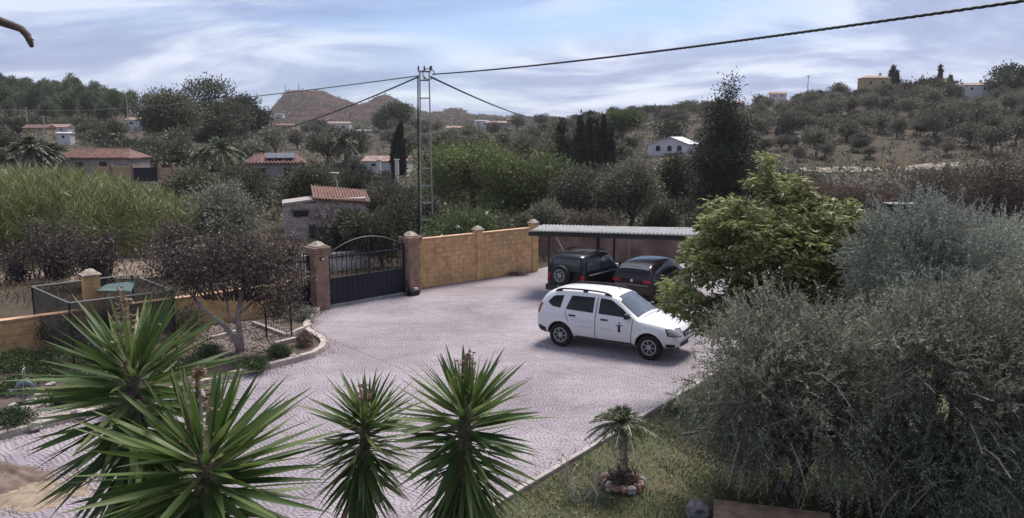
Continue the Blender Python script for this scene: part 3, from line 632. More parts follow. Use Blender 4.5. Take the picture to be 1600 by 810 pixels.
# earth bank fence behind the carport: wire fence and low rosy wall
m_rosy = mat('rosy_earth_wall', (0.20, 0.13, 0.105), 0.95, vary=0.35, nscale=1.0, bump=0.8, bscale=6, world=True)
b0, b1 = at(838, 400, 40), at(1290, 400, 38); rz = math.atan2(b1.y - b0.y, b1.x - b0.x)
bw = thing('rubble_wall', 'rosy brown rendered wall standing behind the carport', 'wall', (b0.x, b0.y, -0.4), rz); bl = (b1 - b0).length
for i in range(int(bl / 2.4)): MB().box((1.2 + i * 2.4, rng.normal(0, 0.01), 0.85), (2.37, 0.2, 1.7)).build('panel', m_rosy, bw)
MB().box((bl / 2, 0, 1.74), (bl, 0.3, 0.08)).build('coping', m_kerb, bw)
# ------------------------------------------------------------------ lattice mast and cables
mp_ = at(667, 340, 38); mp_.z = tz(mp_.x, 38); MH = at(664, 112, 38).z - mp_.z
mast = thing('lattice_mast', 'slim grey steel lattice mast carrying cables above the gate', 'mast', mp_, 0.08)
hw0, hw1 = 0.30, 0.22
def mc(i, z): w = hw0 + (hw1 - hw0) * z / MH; return Vector(((-1, 1, 1, -1)[i] * w, (-1, -1, 1, 1)[i] * w, z))
for i in range(4): MB().bar(mc(i, 0), mc(i, MH), 0.05, 0.05).build('leg', m_steel, mast)
zs = np.arange(0.5, MH - 0.1, 0.84)
for z in zs:
    mb = MB()
    for i in range(4): mb.bar(mc(i, z), mc((i + 1) % 4, z), 0.035)
    mb.build('rung', m_steel, mast)
MB().box((0, 0, MH), (0.62, 0.10, 0.08)).box((0, 0, MH - 0.3), (0.10, 0.62, 0.08)).build('head_frame', m_steel, mast)
m_ins = mat('insulator', (0.10, 0.09, 0.09), 0.3)
for x, y in ((-0.28, 0), (0.0, 0), (0.28, 0.0), (0.34, -0.2)):
    MB().lathe([(0.02, 0), (0.05, 0.05), (0.03, 0.08), (0.055, 0.12), (0.03, 0.15), (0.045, 0.2), (0.001, 0.23)], 8).build('insulator', m_ins, mast, (x, y, MH + 0.04), smooth=True)
mb = MB(); mb.tube([(0.2 + 0.28 * math.cos(q), -0.1, MH - 0.12 + 0.26 * math.sin(q)) for q in np.linspace(0, 5.6, 20)], 0.022, 5); mb.build('cable_loop', m_black, mast)
MB().tube([mc(0, 0.2) + Vector((-.1, -.05, 0)), mc(0, MH * .5) + Vector((-.1, -.05, 0)), mc(0, MH - .2) + Vector((-.08, -.05, 0))], 0.035, 5).build('down_cable', m_black, mast)
m_cable = mat('cable', (0.02, 0.02, 0.025), 0.6); m_wire = mat('thin_wire', (0.10, 0.10, 0.11), 0.6)
def cable(name, a, b, sag, r, label, m=m_cable, twist=False, n=60):
    a, b = Vector(a), Vector(b); pts = [a.lerp(b, t) - Vector((0, 0, 4 * sag * t * (1 - t))) for t in np.linspace(0, 1, n)]
    mb = MB()
    if twist:
        d = (b - a).normalized(); s = d.cross(Vector((0, 0, 1))).normalized(); w = s.cross(d); k = 900
        for ph in (0, 2.09, 4.19):
            mb.tube([a.lerp(b, t) - Vector((0, 0, 4 * sag * t * (1 - t))) + (s * math.cos(t * (b - a).length * 11 + ph) + w * math.sin(t * (b - a).length * 11 + ph)) * r * 0.9 for t in np.linspace(0, 1, k)], r, 4)
    else: mb.tube(pts, r, 4)
    return tag(mb.build(name, m), label, 'cable', None)
top = Vector((mp_.x, mp_.y, mp_.z + MH - 0.15))
cable('overhead_cable', top + Vector((0.4, -0.2, 0)), at(1760, -22, 12), 0.16, 0.018, 'thick twisted overhead cable rising to the top right corner', twist=True)
pl_ = at(372, 214, 95); cable('overhead_cable', top + Vector((-0.3, 0, -0.1)), pl_, 0.6, 0.045, 'dark cable sagging from the mast down to the left', twist=False)
cable('overhead_cable', top + Vector((-0.3, 0, -0.05)), at(-120, 150, 150), 2.2, 0.03, 'thin pale cable running far left across the hills from the mast', m_wire)
cable('overhead_cable', top + Vector((0.3, 0, -0.1)), at(850, 186, 130), 0.5, 0.05, 'dark cable dropping from the mast towards the right hills')
cable('overhead_cable', at(985, 232, 120), at(1620, 262, 55), 2.6, 0.022, 'thin pale wire sagging low across the right hillside foot', m_wire)
# bare branch tip reaching in at the top left
bb = thing('bare_branch', 'bare broken branch tip poking in at the top left', 'branch', at(-40, 8, 3.4))
bpts = [at(u, v, y) - bb.location for u, v, y in ((-190, 10, 3.5), (-90, 12, 3.45), (-40, 16, 3.42), (-5, 32, 3.4), (18, 40, 3.39), (34, 46, 3.38), (43, 56, 3.37), (48, 68, 3.37), (50, 74, 3.37))]
MB().tube(bpts, [0.026, 0.024, 0.023, 0.02, 0.017, 0.015, 0.015, 0.012, 0.007], 9).build('limb', bark, bb, smooth=True)
MB().tube([bpts[6], bpts[6] + Vector((0.028, 0, -0.02))], [0.005, 0.002], 5).build('spur', bark, bb)
# ------------------------------------------------------------------ vehicles
m_wpaint = mat('white_paintwork', (0.60, 0.60, 0.605), 0.35, spec=0.5, coat=0.5)
m_glass = mat('dark_glass', (0.006, 0.007, 0.009), 0.08, spec=0.28)
m_wglass = mat('windscreen_glass', (0.07, 0.075, 0.08), 0.05, spec=0.8, coat=0.6)
m_glass2 = mat('grey_glass', (0.045, 0.05, 0.055), 0.06, spec=0.5)
m_rubber = mat('tyre_rubber', (0.012, 0.012, 0.013), 0.85)
m_trim = mat('black_trim', (0.012, 0.012, 0.014), 0.6)
m_rim = mat('silver_rim', (0.32, 0.32, 0.33), 0.4, 0.4)
m_gap = mat('panel_gap', (0.10, 0.10, 0.11), 0.8)
m_dpaint = mat('black_paintwork', (0.006, 0.006, 0.008), 0.25, spec=0.35, coat=0.25)
m_mpaint = mat('maroon_paintwork', (0.010, 0.005, 0.007), 0.25, spec=0.35, coat=0.25)
m_red = mat('red_lens', (0.30, 0.012, 0.015), 0.2)
m_lens = mat('headlamp_lens', (0.22, 0.22, 0.23), 0.1, spec=0.8)
m_chrome = mat('chrome', (0.6, 0.6, 0.62), 0.15, 1.0)
def car_body(st):
    half = []
    for x, zb, w, zbelt, wb, zt, wt in st:
        half.append([(0, zb), (w * .8, zb), (w * .96, zb + .07), (w, zb * .5 + zbelt * .5), (w * .992, zbelt - .12), (wb, zbelt), ((wb + wt) / 2 + .02, zbelt * .45 + (zt - .05) * .55), (wt, zt - .05), (wt * .82, zt), (0, zt + .018)])
    V, F = [], []
    for (x, *_), h in zip(st, half):
        ring = [(x, y, z) for y, z in h] + [(x, -y, z) for y, z in h[-2:0:-1]]; V += ring
    k = 18
    for i in range(len(st) - 1):
        for j in range(k): F.append((i * k + j, i * k + (j + 1) % k, (i + 1) * k + (j + 1) % k, (i + 1) * k + j))
    F += [tuple(range(k))[::-1], tuple(range((len(st) - 1) * k, len(st) * k))]
    return V, F
def mk_car(name, label, st, loc, rz, paint, axles, wr_, tw, ywheel, arch_r):
    t = thing(name, label, 'car', loc, rz)
    V, F = car_body(st); me = bpy.data.meshes.new('body'); me.from_pydata(V, [], F); me.materials.append(paint); me.materials.append(m_trim)
    o = bpy.data.objects.new('body', me); COL.objects.link(o)
    s = o.modifiers.new('s', 'SUBSURF'); s.levels = s.render_levels = 2
    cut = MB(); cut.mi = 1
    for ax in axles:
        for sy in (-1, 1):
            cut.lathe([(0.0005, sy * (ywheel - 0.17)), (arch_r, sy * (ywheel - 0.17)), (arch_r, sy * 1.3), (0.0005, sy * 1.3)], 28, (ax, 0, wr_), 'y')
    co = link('cutter', cut.mesh('cutter', [paint, m_trim])); 
    bo = o.modifiers.new('b', 'BOOLEAN'); bo.operation = 'DIFFERENCE'; bo.object = co; bo.solver = 'EXACT'
    dg = bpy.context.evaluated_depsgraph_get(); ev = o.evaluated_get(dg); bme = bpy.data.meshes.new_from_object(ev)
    o.modifiers.clear(); bvme = bme; o.data = bme; bpy.data.objects.remove(co)
    bme.polygons.foreach_set('use_smooth', [True] * len(bme.polygons))
    try: bme.set_sharp_from_angle(angle=math.radians(40))
    except Exception: pass
    o.parent = t; bm = bmesh.new(); bm.from_mesh(bme); bv = BVHTree.FromBMesh(bm); bm.free()
    for ax in axles:
        for sy in (-1, 1):
            wheel(t, (ax, sy * ywheel, wr_), wr_, tw, sy)
    return t, o, bv
def wheel(t, loc, r, tw, sy, name='wheel'):
    w = empty(name, loc); w.parent = t; h = tw / 2; ri = r * 0.62
    MB().lathe([(ri, -h * .85), (r * .86, -h), (r * .97, -h * .8), (r, -h * .5), (r, h * .5), (r * .97, h * .8), (r * .86, h), (ri, h * .85)], 32, axis='y', closed=True).build('tyre', m_rubber, w, smooth=True)
    f = sy * h * .80; mb = MB()
    mb.lathe([(ri * 1.02, f), (ri * .98, f + sy * .012), (ri * .86, f + sy * .008), (ri * .84, f - sy * .03)], 28, axis='y'); mb.lathe([(.001, f + sy * .012), (ri * .30, f + sy * .01), (ri * .36, f - sy * .01), (ri * .36, f - sy * .03)], 20, axis='y')
    for k in range(7):
        q = 2 * math.pi * k / 7; a = Vector((math.cos(q), 0, math.sin(q))); mb.bar(a * ri * .3 + Vector((0, f - sy * .004, 0)), a * ri * .9 + Vector((0, f - sy * .004, 0)), ri * .30, .02)
    mb.build('rim', m_rim, w)
    MB().lathe([(.001, f - sy * .03), (ri, f - sy * .03)], 24, axis='y').build('rim_well', m_trim, w)
    return w
def side_patch(bv, name, m, parent, bot, top, sy, off=0.005, rows=5, cols=9):
    def res(pl):
        d = [0]; 
        for a, b in zip(pl[:-1], pl[1:]): d.append(d[-1] + math.hypot(b[0] - a[0], b[1] - a[1]))
        tt = np.linspace(0, d[-1], cols); return np.stack([np.interp(tt, d, [p[0] for p in pl]), np.interp(tt, d, [p[1] for p in pl])], 1)
    B, T = res(bot), res(top); V = []
    for r in range(rows):
        f = r / (rows - 1)
        for c in range(cols):
            x, z = B[c] * (1 - f) + T[c] * f; h = bv.ray_cast(Vector((x, sy * 3, z)), Vector((0, -sy, 0)))
            y = h[0].y if h[0] else sy * .5
            V.append((x, y + sy * off, z))
    F = [(r * cols + c, r * cols + c + 1, (r + 1) * cols + c + 1, (r + 1) * cols + c) for r in range(rows - 1) for c in range(cols - 1)]
    mb = MB(); mb.add(V, F); n0 = len(V)
    # rim so the panel has thickness
    mb.add([(x, y - sy * (off + .004), z) for x, y, z in V], [f[::-1] for f in F])
    ed = [c for c in range(cols)] + [r * cols + cols - 1 for r in range(1, rows)] + [(rows - 1) * cols + c for c in range(cols - 2, -1, -1)] + [r * cols for r in range(rows - 2, 0, -1)]
    for a, b in zip(ed, ed[1:] + ed[:1]): mb.f.append((a, b, n0 + b, n0 + a)); mb.m.append(0)
    o = mb.build(name, m, parent, smooth=True)
    try: o.data.set_sharp_from_angle(angle=math.radians(40))
    except Exception: pass
    return o
def cast_patch(bv, name, m, parent, grid, d, off=0.006):
    d = Vector(d).normalized(); rows, cols = len(grid), len(grid[0]); V = []
    for r in grid:
        for p in r:
            h = bv.ray_cast(Vector(p) - d * 4, d); q = h[0] if h[0] else Vector(p); V.append(q - d * off)
    F = [(r * cols + c, r * cols + c + 1, (r + 1) * cols + c + 1, (r + 1) * cols + c) for r in range(rows - 1) for c in range(cols - 1)]
    mb = MB(); mb.add(V, F); n0 = len(V); mb.add([q + d * (off + .004) for q in V], [f[::-1] for f in F])
    ed = [c for c in range(cols)] + [r * cols + cols - 1 for r in range(1, rows)] + [(rows - 1) * cols + c for c in range(cols - 2, -1, -1)] + [r * cols for r in range(rows - 2, 0, -1)]
    for a, b in zip(ed, ed[1:] + ed[:1]): mb.f.append((a, b, n0 + b, n0 + a)); mb.m.append(0)
    return mb.build(name, m, parent, smooth=False)
def grid4(a, b, c, d, nu=9, nv=5):
    a, b, c, d = map(Vector, (a, b, c, d)); return [[(a.lerp(b, i / (nu - 1))).lerp(d.lerp(c, i / (nu - 1)), j / (nv - 1)) for i in range(nu)] for j in range(nv)]
# white SUV
rw, fw = G(877, 540.5), G(1015, 562); ax_d = (fw - rw).normalized(); mid = (rw + fw) / 2; side = Vector((ax_d.y, -ax_d.x, 0)); ctr = mid - side * 0.80
wrz_ = math.atan2(ax_d.y, ax_d.x)
ST_W = [(-2.155, .47, .70, .80, .64, .83, .58), (-2.135, .38, .80, .92, .76, 1.0, .68), (-2.06, .34, .875, 1.02, .82, 1.27, .68), (-1.90, .31, .905, 1.06, .845, 1.52, .645), (-1.62, .29, .92, 1.07, .855, 1.60, .64), (-1.0, .28, .91, 1.06, .855, 1.635, .65), (-.3, .28, .905, 1.045, .855, 1.64, .655), (.22, .28, .905, 1.03, .85, 1.595, .645), (.36, .28, .905, 1.025, .85, 1.52, .655), (.66, .28, .905, 1.02, .845, 1.30, .70), (.98, .29, .915, 1.01, .84, 1.075, .76), (1.1, .29, .92, 1.0, .83, 1.06, .72), (1.4, .30, .925, .99, .81, 1.045, .66), (1.8, .33, .905, .95, .77, .985, .62), (2.0, .35, .86, .87, .72, .91, .58), (2.12, .40, .77, .74, .64, .79, .52), (2.165, .47, .68, .64, .58, .67, .46)]
car, body, bv = mk_car('white_suv', 'white five-door SUV with black roof rails and small figure on its door', ST_W, (ctr.x, ctr.y, 0.0), wrz_, m_wpaint, (-1.335, 1.335), .345, .22, .795, .405)
for s in (-1, 1):
    dr_ = side_patch(bv, 'door', m_wpaint, car, [(-.90, .40), (-.26, .385)], [(-1.20, 1.075), (-.26, 1.06)], s, .006, 7, 9)
    df_ = side_patch(bv, 'door', m_wpaint, car, [(-.235, .385), (.80, .40)], [(-.235, 1.06), (.84, 1.035)], s, .006, 7, 9)
    side_patch(bv, 'door_gap', m_gap, car, [(-.262, .38), (-.236, .38)], [(-.262, 1.5), (-.236, 1.5)], s, .0045, 12, 2)
    side_patch(bv, 'door_gap', m_gap, car, [(.80, .39), (.822, .39)], [(.84, 1.05), (.86, 1.05)], s, .0045, 10, 2)
    side_patch(bv, 'door_gap', m_gap, car, [(-.925, .40), (-.90, .40)], [(-1.225, 1.08), (-1.20, 1.08)], s, .0045, 10, 2)
    side_patch(bv, 'sill', m_trim, car, [(-.92, .30), (.92, .30)], [(-.92, .385), (.92, .385)], s, .012, 3, 12)
    side_patch(bv, 'quarter_window', m_glass, car, [(-1.76, 1.23), (-1.62, 1.145), (-1.36, 1.12)], [(-1.76, 1.27), (-1.62, 1.43), (-1.30, 1.47)], s, .005, 6, 9)
    side_patch(bv, 'window', m_glass, car, [(-1.19, 1.105), (-.34, 1.09)], [(-1.05, 1.485), (-.34, 1.50)], s, .005, 6, 9)
    side_patch(bv, 'window', m_glass, car, [(-.17, 1.09), (.30, 1.08), (.80, 1.065)], [(-.17, 1.50), (.16, 1.48), (.50, 1.28)], s, .005, 6, 13)
    for d, x in ((dr_, -.98), (df_, .0)):
        h = bv.ray_cast(Vector((x, s * 3, .985)), Vector((0, -s, 0)))[0]
        MB().box((x + .02, h.y + s * .02, .955 if x < -.5 else .945), (.21, .035, .045)).build('handle', m_trim, d, bevel=.01)
    h = bv.ray_cast(Vector((.70, s * 3, 1.1)), Vector((0, -s, 0)))[0]
    mi = MB(); mi.box((.70, h.y + s * .13, 1.13), (.11, .20, .14)); mi.bar((.72, h.y, 1.07), (.70, h.y + s * .08, 1.09), .05); mi.build('mirror', m_trim, car, bevel=.025)
    for x0_, x1_ in ((-1.62, .12),):
        xs_ = np.linspace(x0_, x1_, 14); pts = []
        for i, x in enumerate(xs_):
            hh = bv.ray_cast(Vector((x, s * .60, 3)), Vector((0, 0, -1)))[0]; e = min(i, 13 - i); pts.append((x, s * .60, hh.z + (0.01 if e == 0 else .055 if e == 1 else .065)))
        MB().tube(pts, .025, 6).build('roof_rail', m_trim, car, smooth=True)
        for i in (1, 7, 12): MB().box((pts[i][0], pts[i][1], pts[i][2] - .03), (.14, .04, .06)).build('rail_foot', m_trim, car)
    for ax in (-1.335, 1.335):
        a_ = np.linspace(0.04, math.pi - 0.04, 17); V = []
        for rr_, of in ((.405, .026), (.445, .030), (.50, .002)):
            for q in a_:
                x, z = ax + rr_ * math.cos(q), .345 + rr_ * math.sin(q); hh = bv.ray_cast(Vector((ax + (rr_ + .03) * math.cos(q), s * 3, .345 + (rr_ + .03) * math.sin(q))), Vector((0, -s, 0)))[0]
                V.append((x, (hh.y if hh else s * .9) + s * of, z))
        V += [(x, y - s * .08, z) for x, y, z in V[:17]]
        F = [(r * 17 + i, r * 17 + i + 1, (r + 1) * 17 + i + 1, (r + 1) * 17 + i) for r in range(2) for i in range(16)] + [(i, i + 1, 51 + i + 1, 51 + i) for i in range(16)]
        mb = MB(); mb.add(V, F); mb.build('arch_flare', m_wpaint, car, smooth=True)
    # headlamp and tail lamp
    dv = Vector((-.75, -s * .65, 0)); a0 = Vector((2.0, s * .55, 0))
    cast_patch(bv, 'headlight', m_lens, car, grid4((2.10, s * .52, .71), (1.86, s * .86, .74), (1.84, s * .85, .88), (2.08, s * .50, .86), 7, 4), dv, .012)
    cast_patch(bv, 'headlight_trim', m_trim, car, grid4((2.11, s * .49, .69), (1.83, s * .88, .72), (1.80, s * .87, .90), (2.09, s * .46, .88), 7, 4), dv, .006)
    cast_patch(bv, 'tail_light', m_red, car, grid4((-2.1, s * .74, .92), (-2.02, s * .85, .92), (-1.97, s * .80, 1.20), (-2.04, s * .68, 1.20), 4, 5), Vector((.8, -s * .6, 0)), .01)
    side_patch(bv, 'bumper_corner', m_trim, car, [(1.78, .36), (2.02, .38)], [(1.80, .50), (2.03, .50)], s, .012, 4, 5)
    side_patch(bv, 'rear_bumper_corner', m_trim, car, [(-2.02, .38), (-1.78, .34)], [(-2.05, .58), (-1.80, .50)], s, .012, 4, 5)
cast_patch(bv, 'windscreen', m_wglass, car, grid4((.95, -.70, 1.1), (.95, .70, 1.1), (.27, .60, 1.6), (.27, -.60, 1.6), 13, 7), (0, 0, -1), .006)
cast_patch(bv, 'rear_window', m_glass, car, grid4((-2.1, -.62, 1.12), (-2.1, .62, 1.12), (-1.9, .56, 1.46), (-1.9, -.56, 1.46), 9, 5), (1, 0, 0), .006)
cast_patch(bv, 'grille', m_trim, car, grid4((2.1, -.46, .66), (2.1, .46, .66), (2.0, .44, .80), (2.0, -.44, .80), 9, 4), (-1, 0, 0), .012)
MB().box((2.17, 0, .74), (.02, .16, .06)).build('badge', m_chrome, car, bevel=.01)
for zz_ in (.70, .75): MB().box((2.168, 0, zz_), (.02, .80, .012)).build('grille_bar', m_chrome, car)
cast_patch(bv, 'front_bumper', m_trim, car, grid4((2.1, -.66, .44), (2.1, .66, .44), (2.1, .66, .57), (2.1, -.66, .57), 11, 4), (-1, 0, 0), .03)
MB().box((2.205, 0, .50), (.012, .52, .11)).build('number_plate', m_white, car)
cast_patch(bv, 'bonnet_gap', m_gap, car, grid4((1.05, -.70, 1.1), (1.05, .70, 1.1), (1.03, .70, 1.1), (1.03, -.70, 1.1), 12, 2), (0, 0, -1), .002)
MB().tube([(.10, .05, 1.65), (-.1, .05, 1.82)], .006, 4).build('aerial', m_trim, car)
# dark figure emblem and faint lettering lines on the passenger side
fx, s = .47, -1
for bot, top_ in (([(fx - .03, .66), (fx + .05, .66)], [(fx - .035, .86), (fx + .035, .86)]), ([(fx - .02, .885), (fx + .02, .885)], [(fx - .02, .935), (fx + .02, .935)]), ([(fx - .10, .838), (fx - .03, .825)], [(fx - .10, .852), (fx - .03, .858)]), ([(fx + .03, .825), (fx + .11, .852)], [(fx + .03, .858), (fx + .11, .866)])):
    side_patch(bv, 'figure_emblem', m_trim, df_, bot, top_, s, .0105, 3, 4)
m_faint = mat('faint_lettering', (0.46, 0.48, 0.53), 0.5)
for (x0_, x1_, z) in ((-1.0, -.32, .84), (-.95, -.32, .79), (-.75, -.32, .70), (-.70, -.32, .66), (-.2, .30, .70), (-.1, .30, .66), (.55, .76, .70), (.58, .78, .62)):
    x = x0_
    while x < x1_:
        w_ = rng.uniform(.05, .11); side_patch(bv, 'lettering', m_faint, df_ if x0_ > -.25 else dr_, [(x, z), (min(x + w_, x1_), z)], [(x, z + .022), (min(x + w_, x1_), z + .022)], s, .0095, 2, 2); x += w_ + .025
# black short 4x4 seen from behind, spare wheel on its tailgate
ST_B = [(-1.78, .50, .66, .72, .63, .74, .60), (-1.74, .42, .74, .95, .70, 1.0, .66), (-1.70, .40, .765, 1.05, .735, 1.50, .62), (-1.62, .38, .775, 1.06, .745, 1.66, .61), (-1.2, .36, .785, 1.05, .755, 1.70, .625), (-.4, .35, .785, 1.04, .755, 1.70, .63), (.05, .35, .785, 1.03, .755, 1.66, .62), (.20, .35, .785, 1.03, .755, 1.60, .62), (.42, .35, .785, 1.02, .75, 1.34, .65), (.66, .36, .785, 1.01, .745, 1.08, .69), (.8, .36, .785, 1.0, .74, 1.04, .66), (1.3, .38, .775, .96, .72, 1.0, .62), (1.62, .40, .74, .90, .68, .93, .56), (1.74, .46, .68, .72, .60, .76, .50)]
bp_ = G(884, 474); brz = math.radians(54)
bc, bb_, bv2 = mk_car('black_four_by_four', 'black short four-by-four with spare wheel on its tailgate', ST_B, (0, 0, 0), brz, m_dpaint, (-1.1, 1.1), .34, .22, .70, .40)
bd = Vector((math.cos(brz), math.sin(brz), 0)); bc.location = (bp_.x + bd.x * 1.8, bp_.y + bd.y * 1.8, 0); bc.scale = (1.05, 1.05, 1.05)
for s in (-1, 1):
    side_patch(bv2, 'window', m_glass2, bc, [(-1.50, 1.14), (-.62, 1.12)], [(-1.46, 1.53), (-.62, 1.55)], s, .006, 5, 7)
    side_patch(bv2, 'window', m_glass2, bc, [(-.52, 1.12), (.48, 1.10)], [(-.52, 1.55), (.16, 1.52)], s, .006, 5, 9)
    side_patch(bv2, 'side_stripe', m_steel, bc, [(-1.45, .98), (.5, .96)], [(-1.45, 1.02), (.5, 1.0)], s, .006, 2, 9)
    side_patch(bv2, 'lower_cladding', m_mpaint, bc, [(-1.62, .44), (-1.52, .42)], [(-1.66, .62), (-1.53, .62)], s, .012, 3, 3)
    side_patch(bv2, 'door', m_dpaint, bc, [(-.45, .46), (.62, .46)], [(-.50, 1.05), (.66, 1.03)], s, .006, 4, 7)
    cast_patch(bv2, 'tail_light', m_red, bc, grid4((-1.72, s * .62, .80), (-1.70, s * .72, .80), (-1.69, s * .72, 1.02), (-1.70, s * .60, 1.02), 3, 4), (1, 0, 0), .014)
    MB().box((.62, s * .84, 1.12), (.08, .16, .12)).build('mirror', m_trim, bc, bevel=.02)
cast_patch(bv2, 'windscreen', m_wglass, bc, grid4((.64, -.62, 1.1), (.64, .62, 1.1), (.22, .56, 1.6), (.22, -.56, 1.6), 9, 5), (0, 0, -1), .006)
cast_patch(bv2, 'rear_window', m_glass2, bc, grid4((-1.7, -.56, 1.14), (-1.7, .56, 1.14), (-1.7, .52, 1.52), (-1.7, -.52, 1.52), 9, 5), (1, 0, 0), .006)
MB().box((-1.80, 0, .52), (.14, 1.5, .20)).build('rear_bumper', m_mpaint, bc, bevel=.03)
MB().box((-1.87, 0, .60), (.02, .5, .05)).build('bumper_trim', m_steel, bc)
sw = wheel(bc, (-1.88, .12, .98), .35, .21, -1, 'spare_wheel'); sw.rotation_euler = (0, 0, math.radians(-90))
for s in (-1, 1): MB().tube([(-1.5, s * .52, 1.735), (.0, s * .54, 1.735)], .018, 5).build('roof_rail', m_trim, bc)
# dark maroon hatchback half hidden by the tree
ST_S = [(-2.06, .45, .68, .80, .64, .84, .60), (-2.03, .38, .79, .93, .76, 1.04, .70), (-1.95, .33, .84, .98, .79, 1.26, .67), (-1.78, .30, .85, .99, .80, 1.44, .62), (-1.45, .28, .85, .99, .80, 1.50, .61), (-.9, .27, .85, .98, .80, 1.53, .61), (-.2, .26, .85, .97, .80, 1.54, .61), (.3, .26, .85, .96, .795, 1.49, .60), (.5, .26, .85, .95, .79, 1.40, .61), (.85, .26, .85, .94, .785, 1.18, .64), (1.2, .27, .85, .93, .77, .99, .68), (1.7, .29, .83, .86, .73, .90, .6), (1.95, .33, .78, .74, .67, .78, .52), (2.05, .41, .70, .62, .6, .65, .46)]
srz = math.radians(57); sp_ = G(984, 479); sd_ = Vector((math.cos(srz), math.sin(srz), 0))
sc2, sb_, bv3 = mk_car('dark_hatchback', 'dark maroon hatchback parked tail out beside the green tree', ST_S, (sp_.x + sd_.x * 2.15, sp_.y + sd_.y * 2.15, 0), srz, m_mpaint, (-1.3, 1.3), .31, .2, .74, .37)
for s in (-1, 1):
    side_patch(bv3, 'window', m_glass, sc2, [(-1.70, 1.08), (-1.25, 1.05)], [(-1.62, 1.36), (-1.25, 1.40)], s, .006, 5, 6)
    side_patch(bv3, 'window', m_glass, sc2, [(-1.15, 1.05), (-.22, 1.04)], [(-1.12, 1.41), (-.22, 1.43)], s, .006, 5, 8)
    side_patch(bv3, 'window', m_glass, sc2, [(-.14, 1.04), (.92, 1.01)], [(-.14, 1.43), (.36, 1.37)], s, .006, 5, 8)
    cast_patch(bv3, 'tail_light', m_red, sc2, grid4((-2.1, s * .46, .86), (-2.1, s * .74, .86), (-2.1, s * .72, .96), (-2.1, s * .44, .96), 5, 3), (1, 0, 0), .012)
cast_patch(bv3, 'rear_window', m_glass, sc2, grid4((-2.1, -.60, 1.06), (-2.1, .60, 1.06), (-1.8, .54, 1.40), (-1.8, -.54, 1.40), 9, 5), (1, 0, 0), .006)
cast_patch(bv3, 'spoiler', m_wglass, sc2, grid4((-1.9, -.56, 1.5), (-1.9, .56, 1.5), (-1.55, .54, 1.5), (-1.55, -.54, 1.5), 9, 3), (0, 0, -1), .02)
cast_patch(bv3, 'windscreen', m_wglass, sc2, grid4((1.1, -.58, 1.1), (1.1, .58, 1.1), (.45, .52, 1.5), (.45, -.52, 1.5), 9, 5), (0, 0, -1), .006)
cast_patch(bv3, 'boot_trim', m_steel, sc2, grid4((-2.1, -.62, .76), (-2.1, .62, .76), (-2.1, .62, .78), (-2.1, -.62, .78), 9, 2), (1, 0, 0), .012)
MB().box((-2.055, 0, .92), (.015, .09, .09)).build('badge', m_chrome, sc2, bevel=.02)
# ------------------------------------------------------------------ trees
def clumps(R, lobes, n, bias=0.42):
    lb = np.array(lobes, float); w = (lb[:, 3] * lb[:, 4] * lb[:, 5]) ** .72; i = R.choice(len(lb), n, p=w / w.sum())
    d = unit(R.normal(size=(n, 3))); r = R.random(n) ** bias
    return lb[i, :3] + d * lb[i, 3:] * r[:, None], d
def crown(R, lobes, n, k, cr, L, Wd, up=0.2, out=0.6, bias=0.42, fold=0.25):
    C, D = clumps(R, lobes, n, bias); cs = R.uniform(0.55, 1.4, n)
    C = np.repeat(C, k, 0); D = np.repeat(D, k, 0); cs = np.repeat(cs, k)[:, None]; m = len(C)
    q = R.normal(size=(m, 3)); P = C + q * cr * cs * np.array([1, 1, .8])
    dirs = unit(q) * 0.8 + D * out + R.normal(size=(m, 3)) * 0.5 + np.array([0, 0, up])
    return leaves(P, dirs, L * R.uniform(.6, 1.3, m), Wd * R.uniform(.7, 1.2, m), fold, R)
def limb(mb, R, a, b, r0, r1, n=5, wig=0.08, sides=5):
    a, b = Vector(a), Vector(b); d = (b - a).length; pts = []
    for i in range(n + 1):
        t = i / n; p = a.lerp(b, t) + Vector((0, 0, d * 0.10 * math.sin(t * math.pi)))
        if 0 < i < n: p += Vector(R.normal(0, wig * d, 3))
        pts.append(p)
    mb.tube(pts, list(np.linspace(r0, r1, n + 1)), sides, False); return pts
def trunk_mesh(R, lobes, h, r, m, nl=14, lean=(0, 0), name='trunk', forks=1, sides=7):
    mb = MB(); C, _ = clumps(R, lobes, nl, 0.6)
    for f in range(forks):
        a = 2 * math.pi * f / max(1, forks) + 0.5; off = Vector((math.cos(a), math.sin(a), 0)) * (0.0 if forks == 1 else r * 1.2)
        tip = Vector((lean[0], lean[1], h)) + off * (0 if forks == 1 else 3.5)
        pts = [off * 0.6 + Vector((0, 0, -0.1)), off + (tip - off) * 0.35 + Vector(R.normal(0, r * .5, 3)), off + (tip - off) * 0.7 + Vector(R.normal(0, r * .5, 3)), tip]
        mb.tube(pts, [r * 1.25, r, r * .85, r * .7], sides)
        for c in C[f::forks]: limb(mb, R, tip if R.random() < .7 else pts[2], c, r * .5, r * .08)
    return mb.mesh(name, m, True)
def plant(name, label, cat, loc, tr, cr, group=None, rz=0.0, s=1.0, parts=('trunk', 'crown')):
    t = thing(name, label, cat, loc, rz, group); t.scale = (s, s, s) if isinstance(s, (int, float)) else s
    if tr: link(parts[0], tr, t)
    link(parts[1], cr, t); return t
def onland(u, Y): x = ux(u, Y); return Vector((x, Y, tz(x, Y) - 0.05))

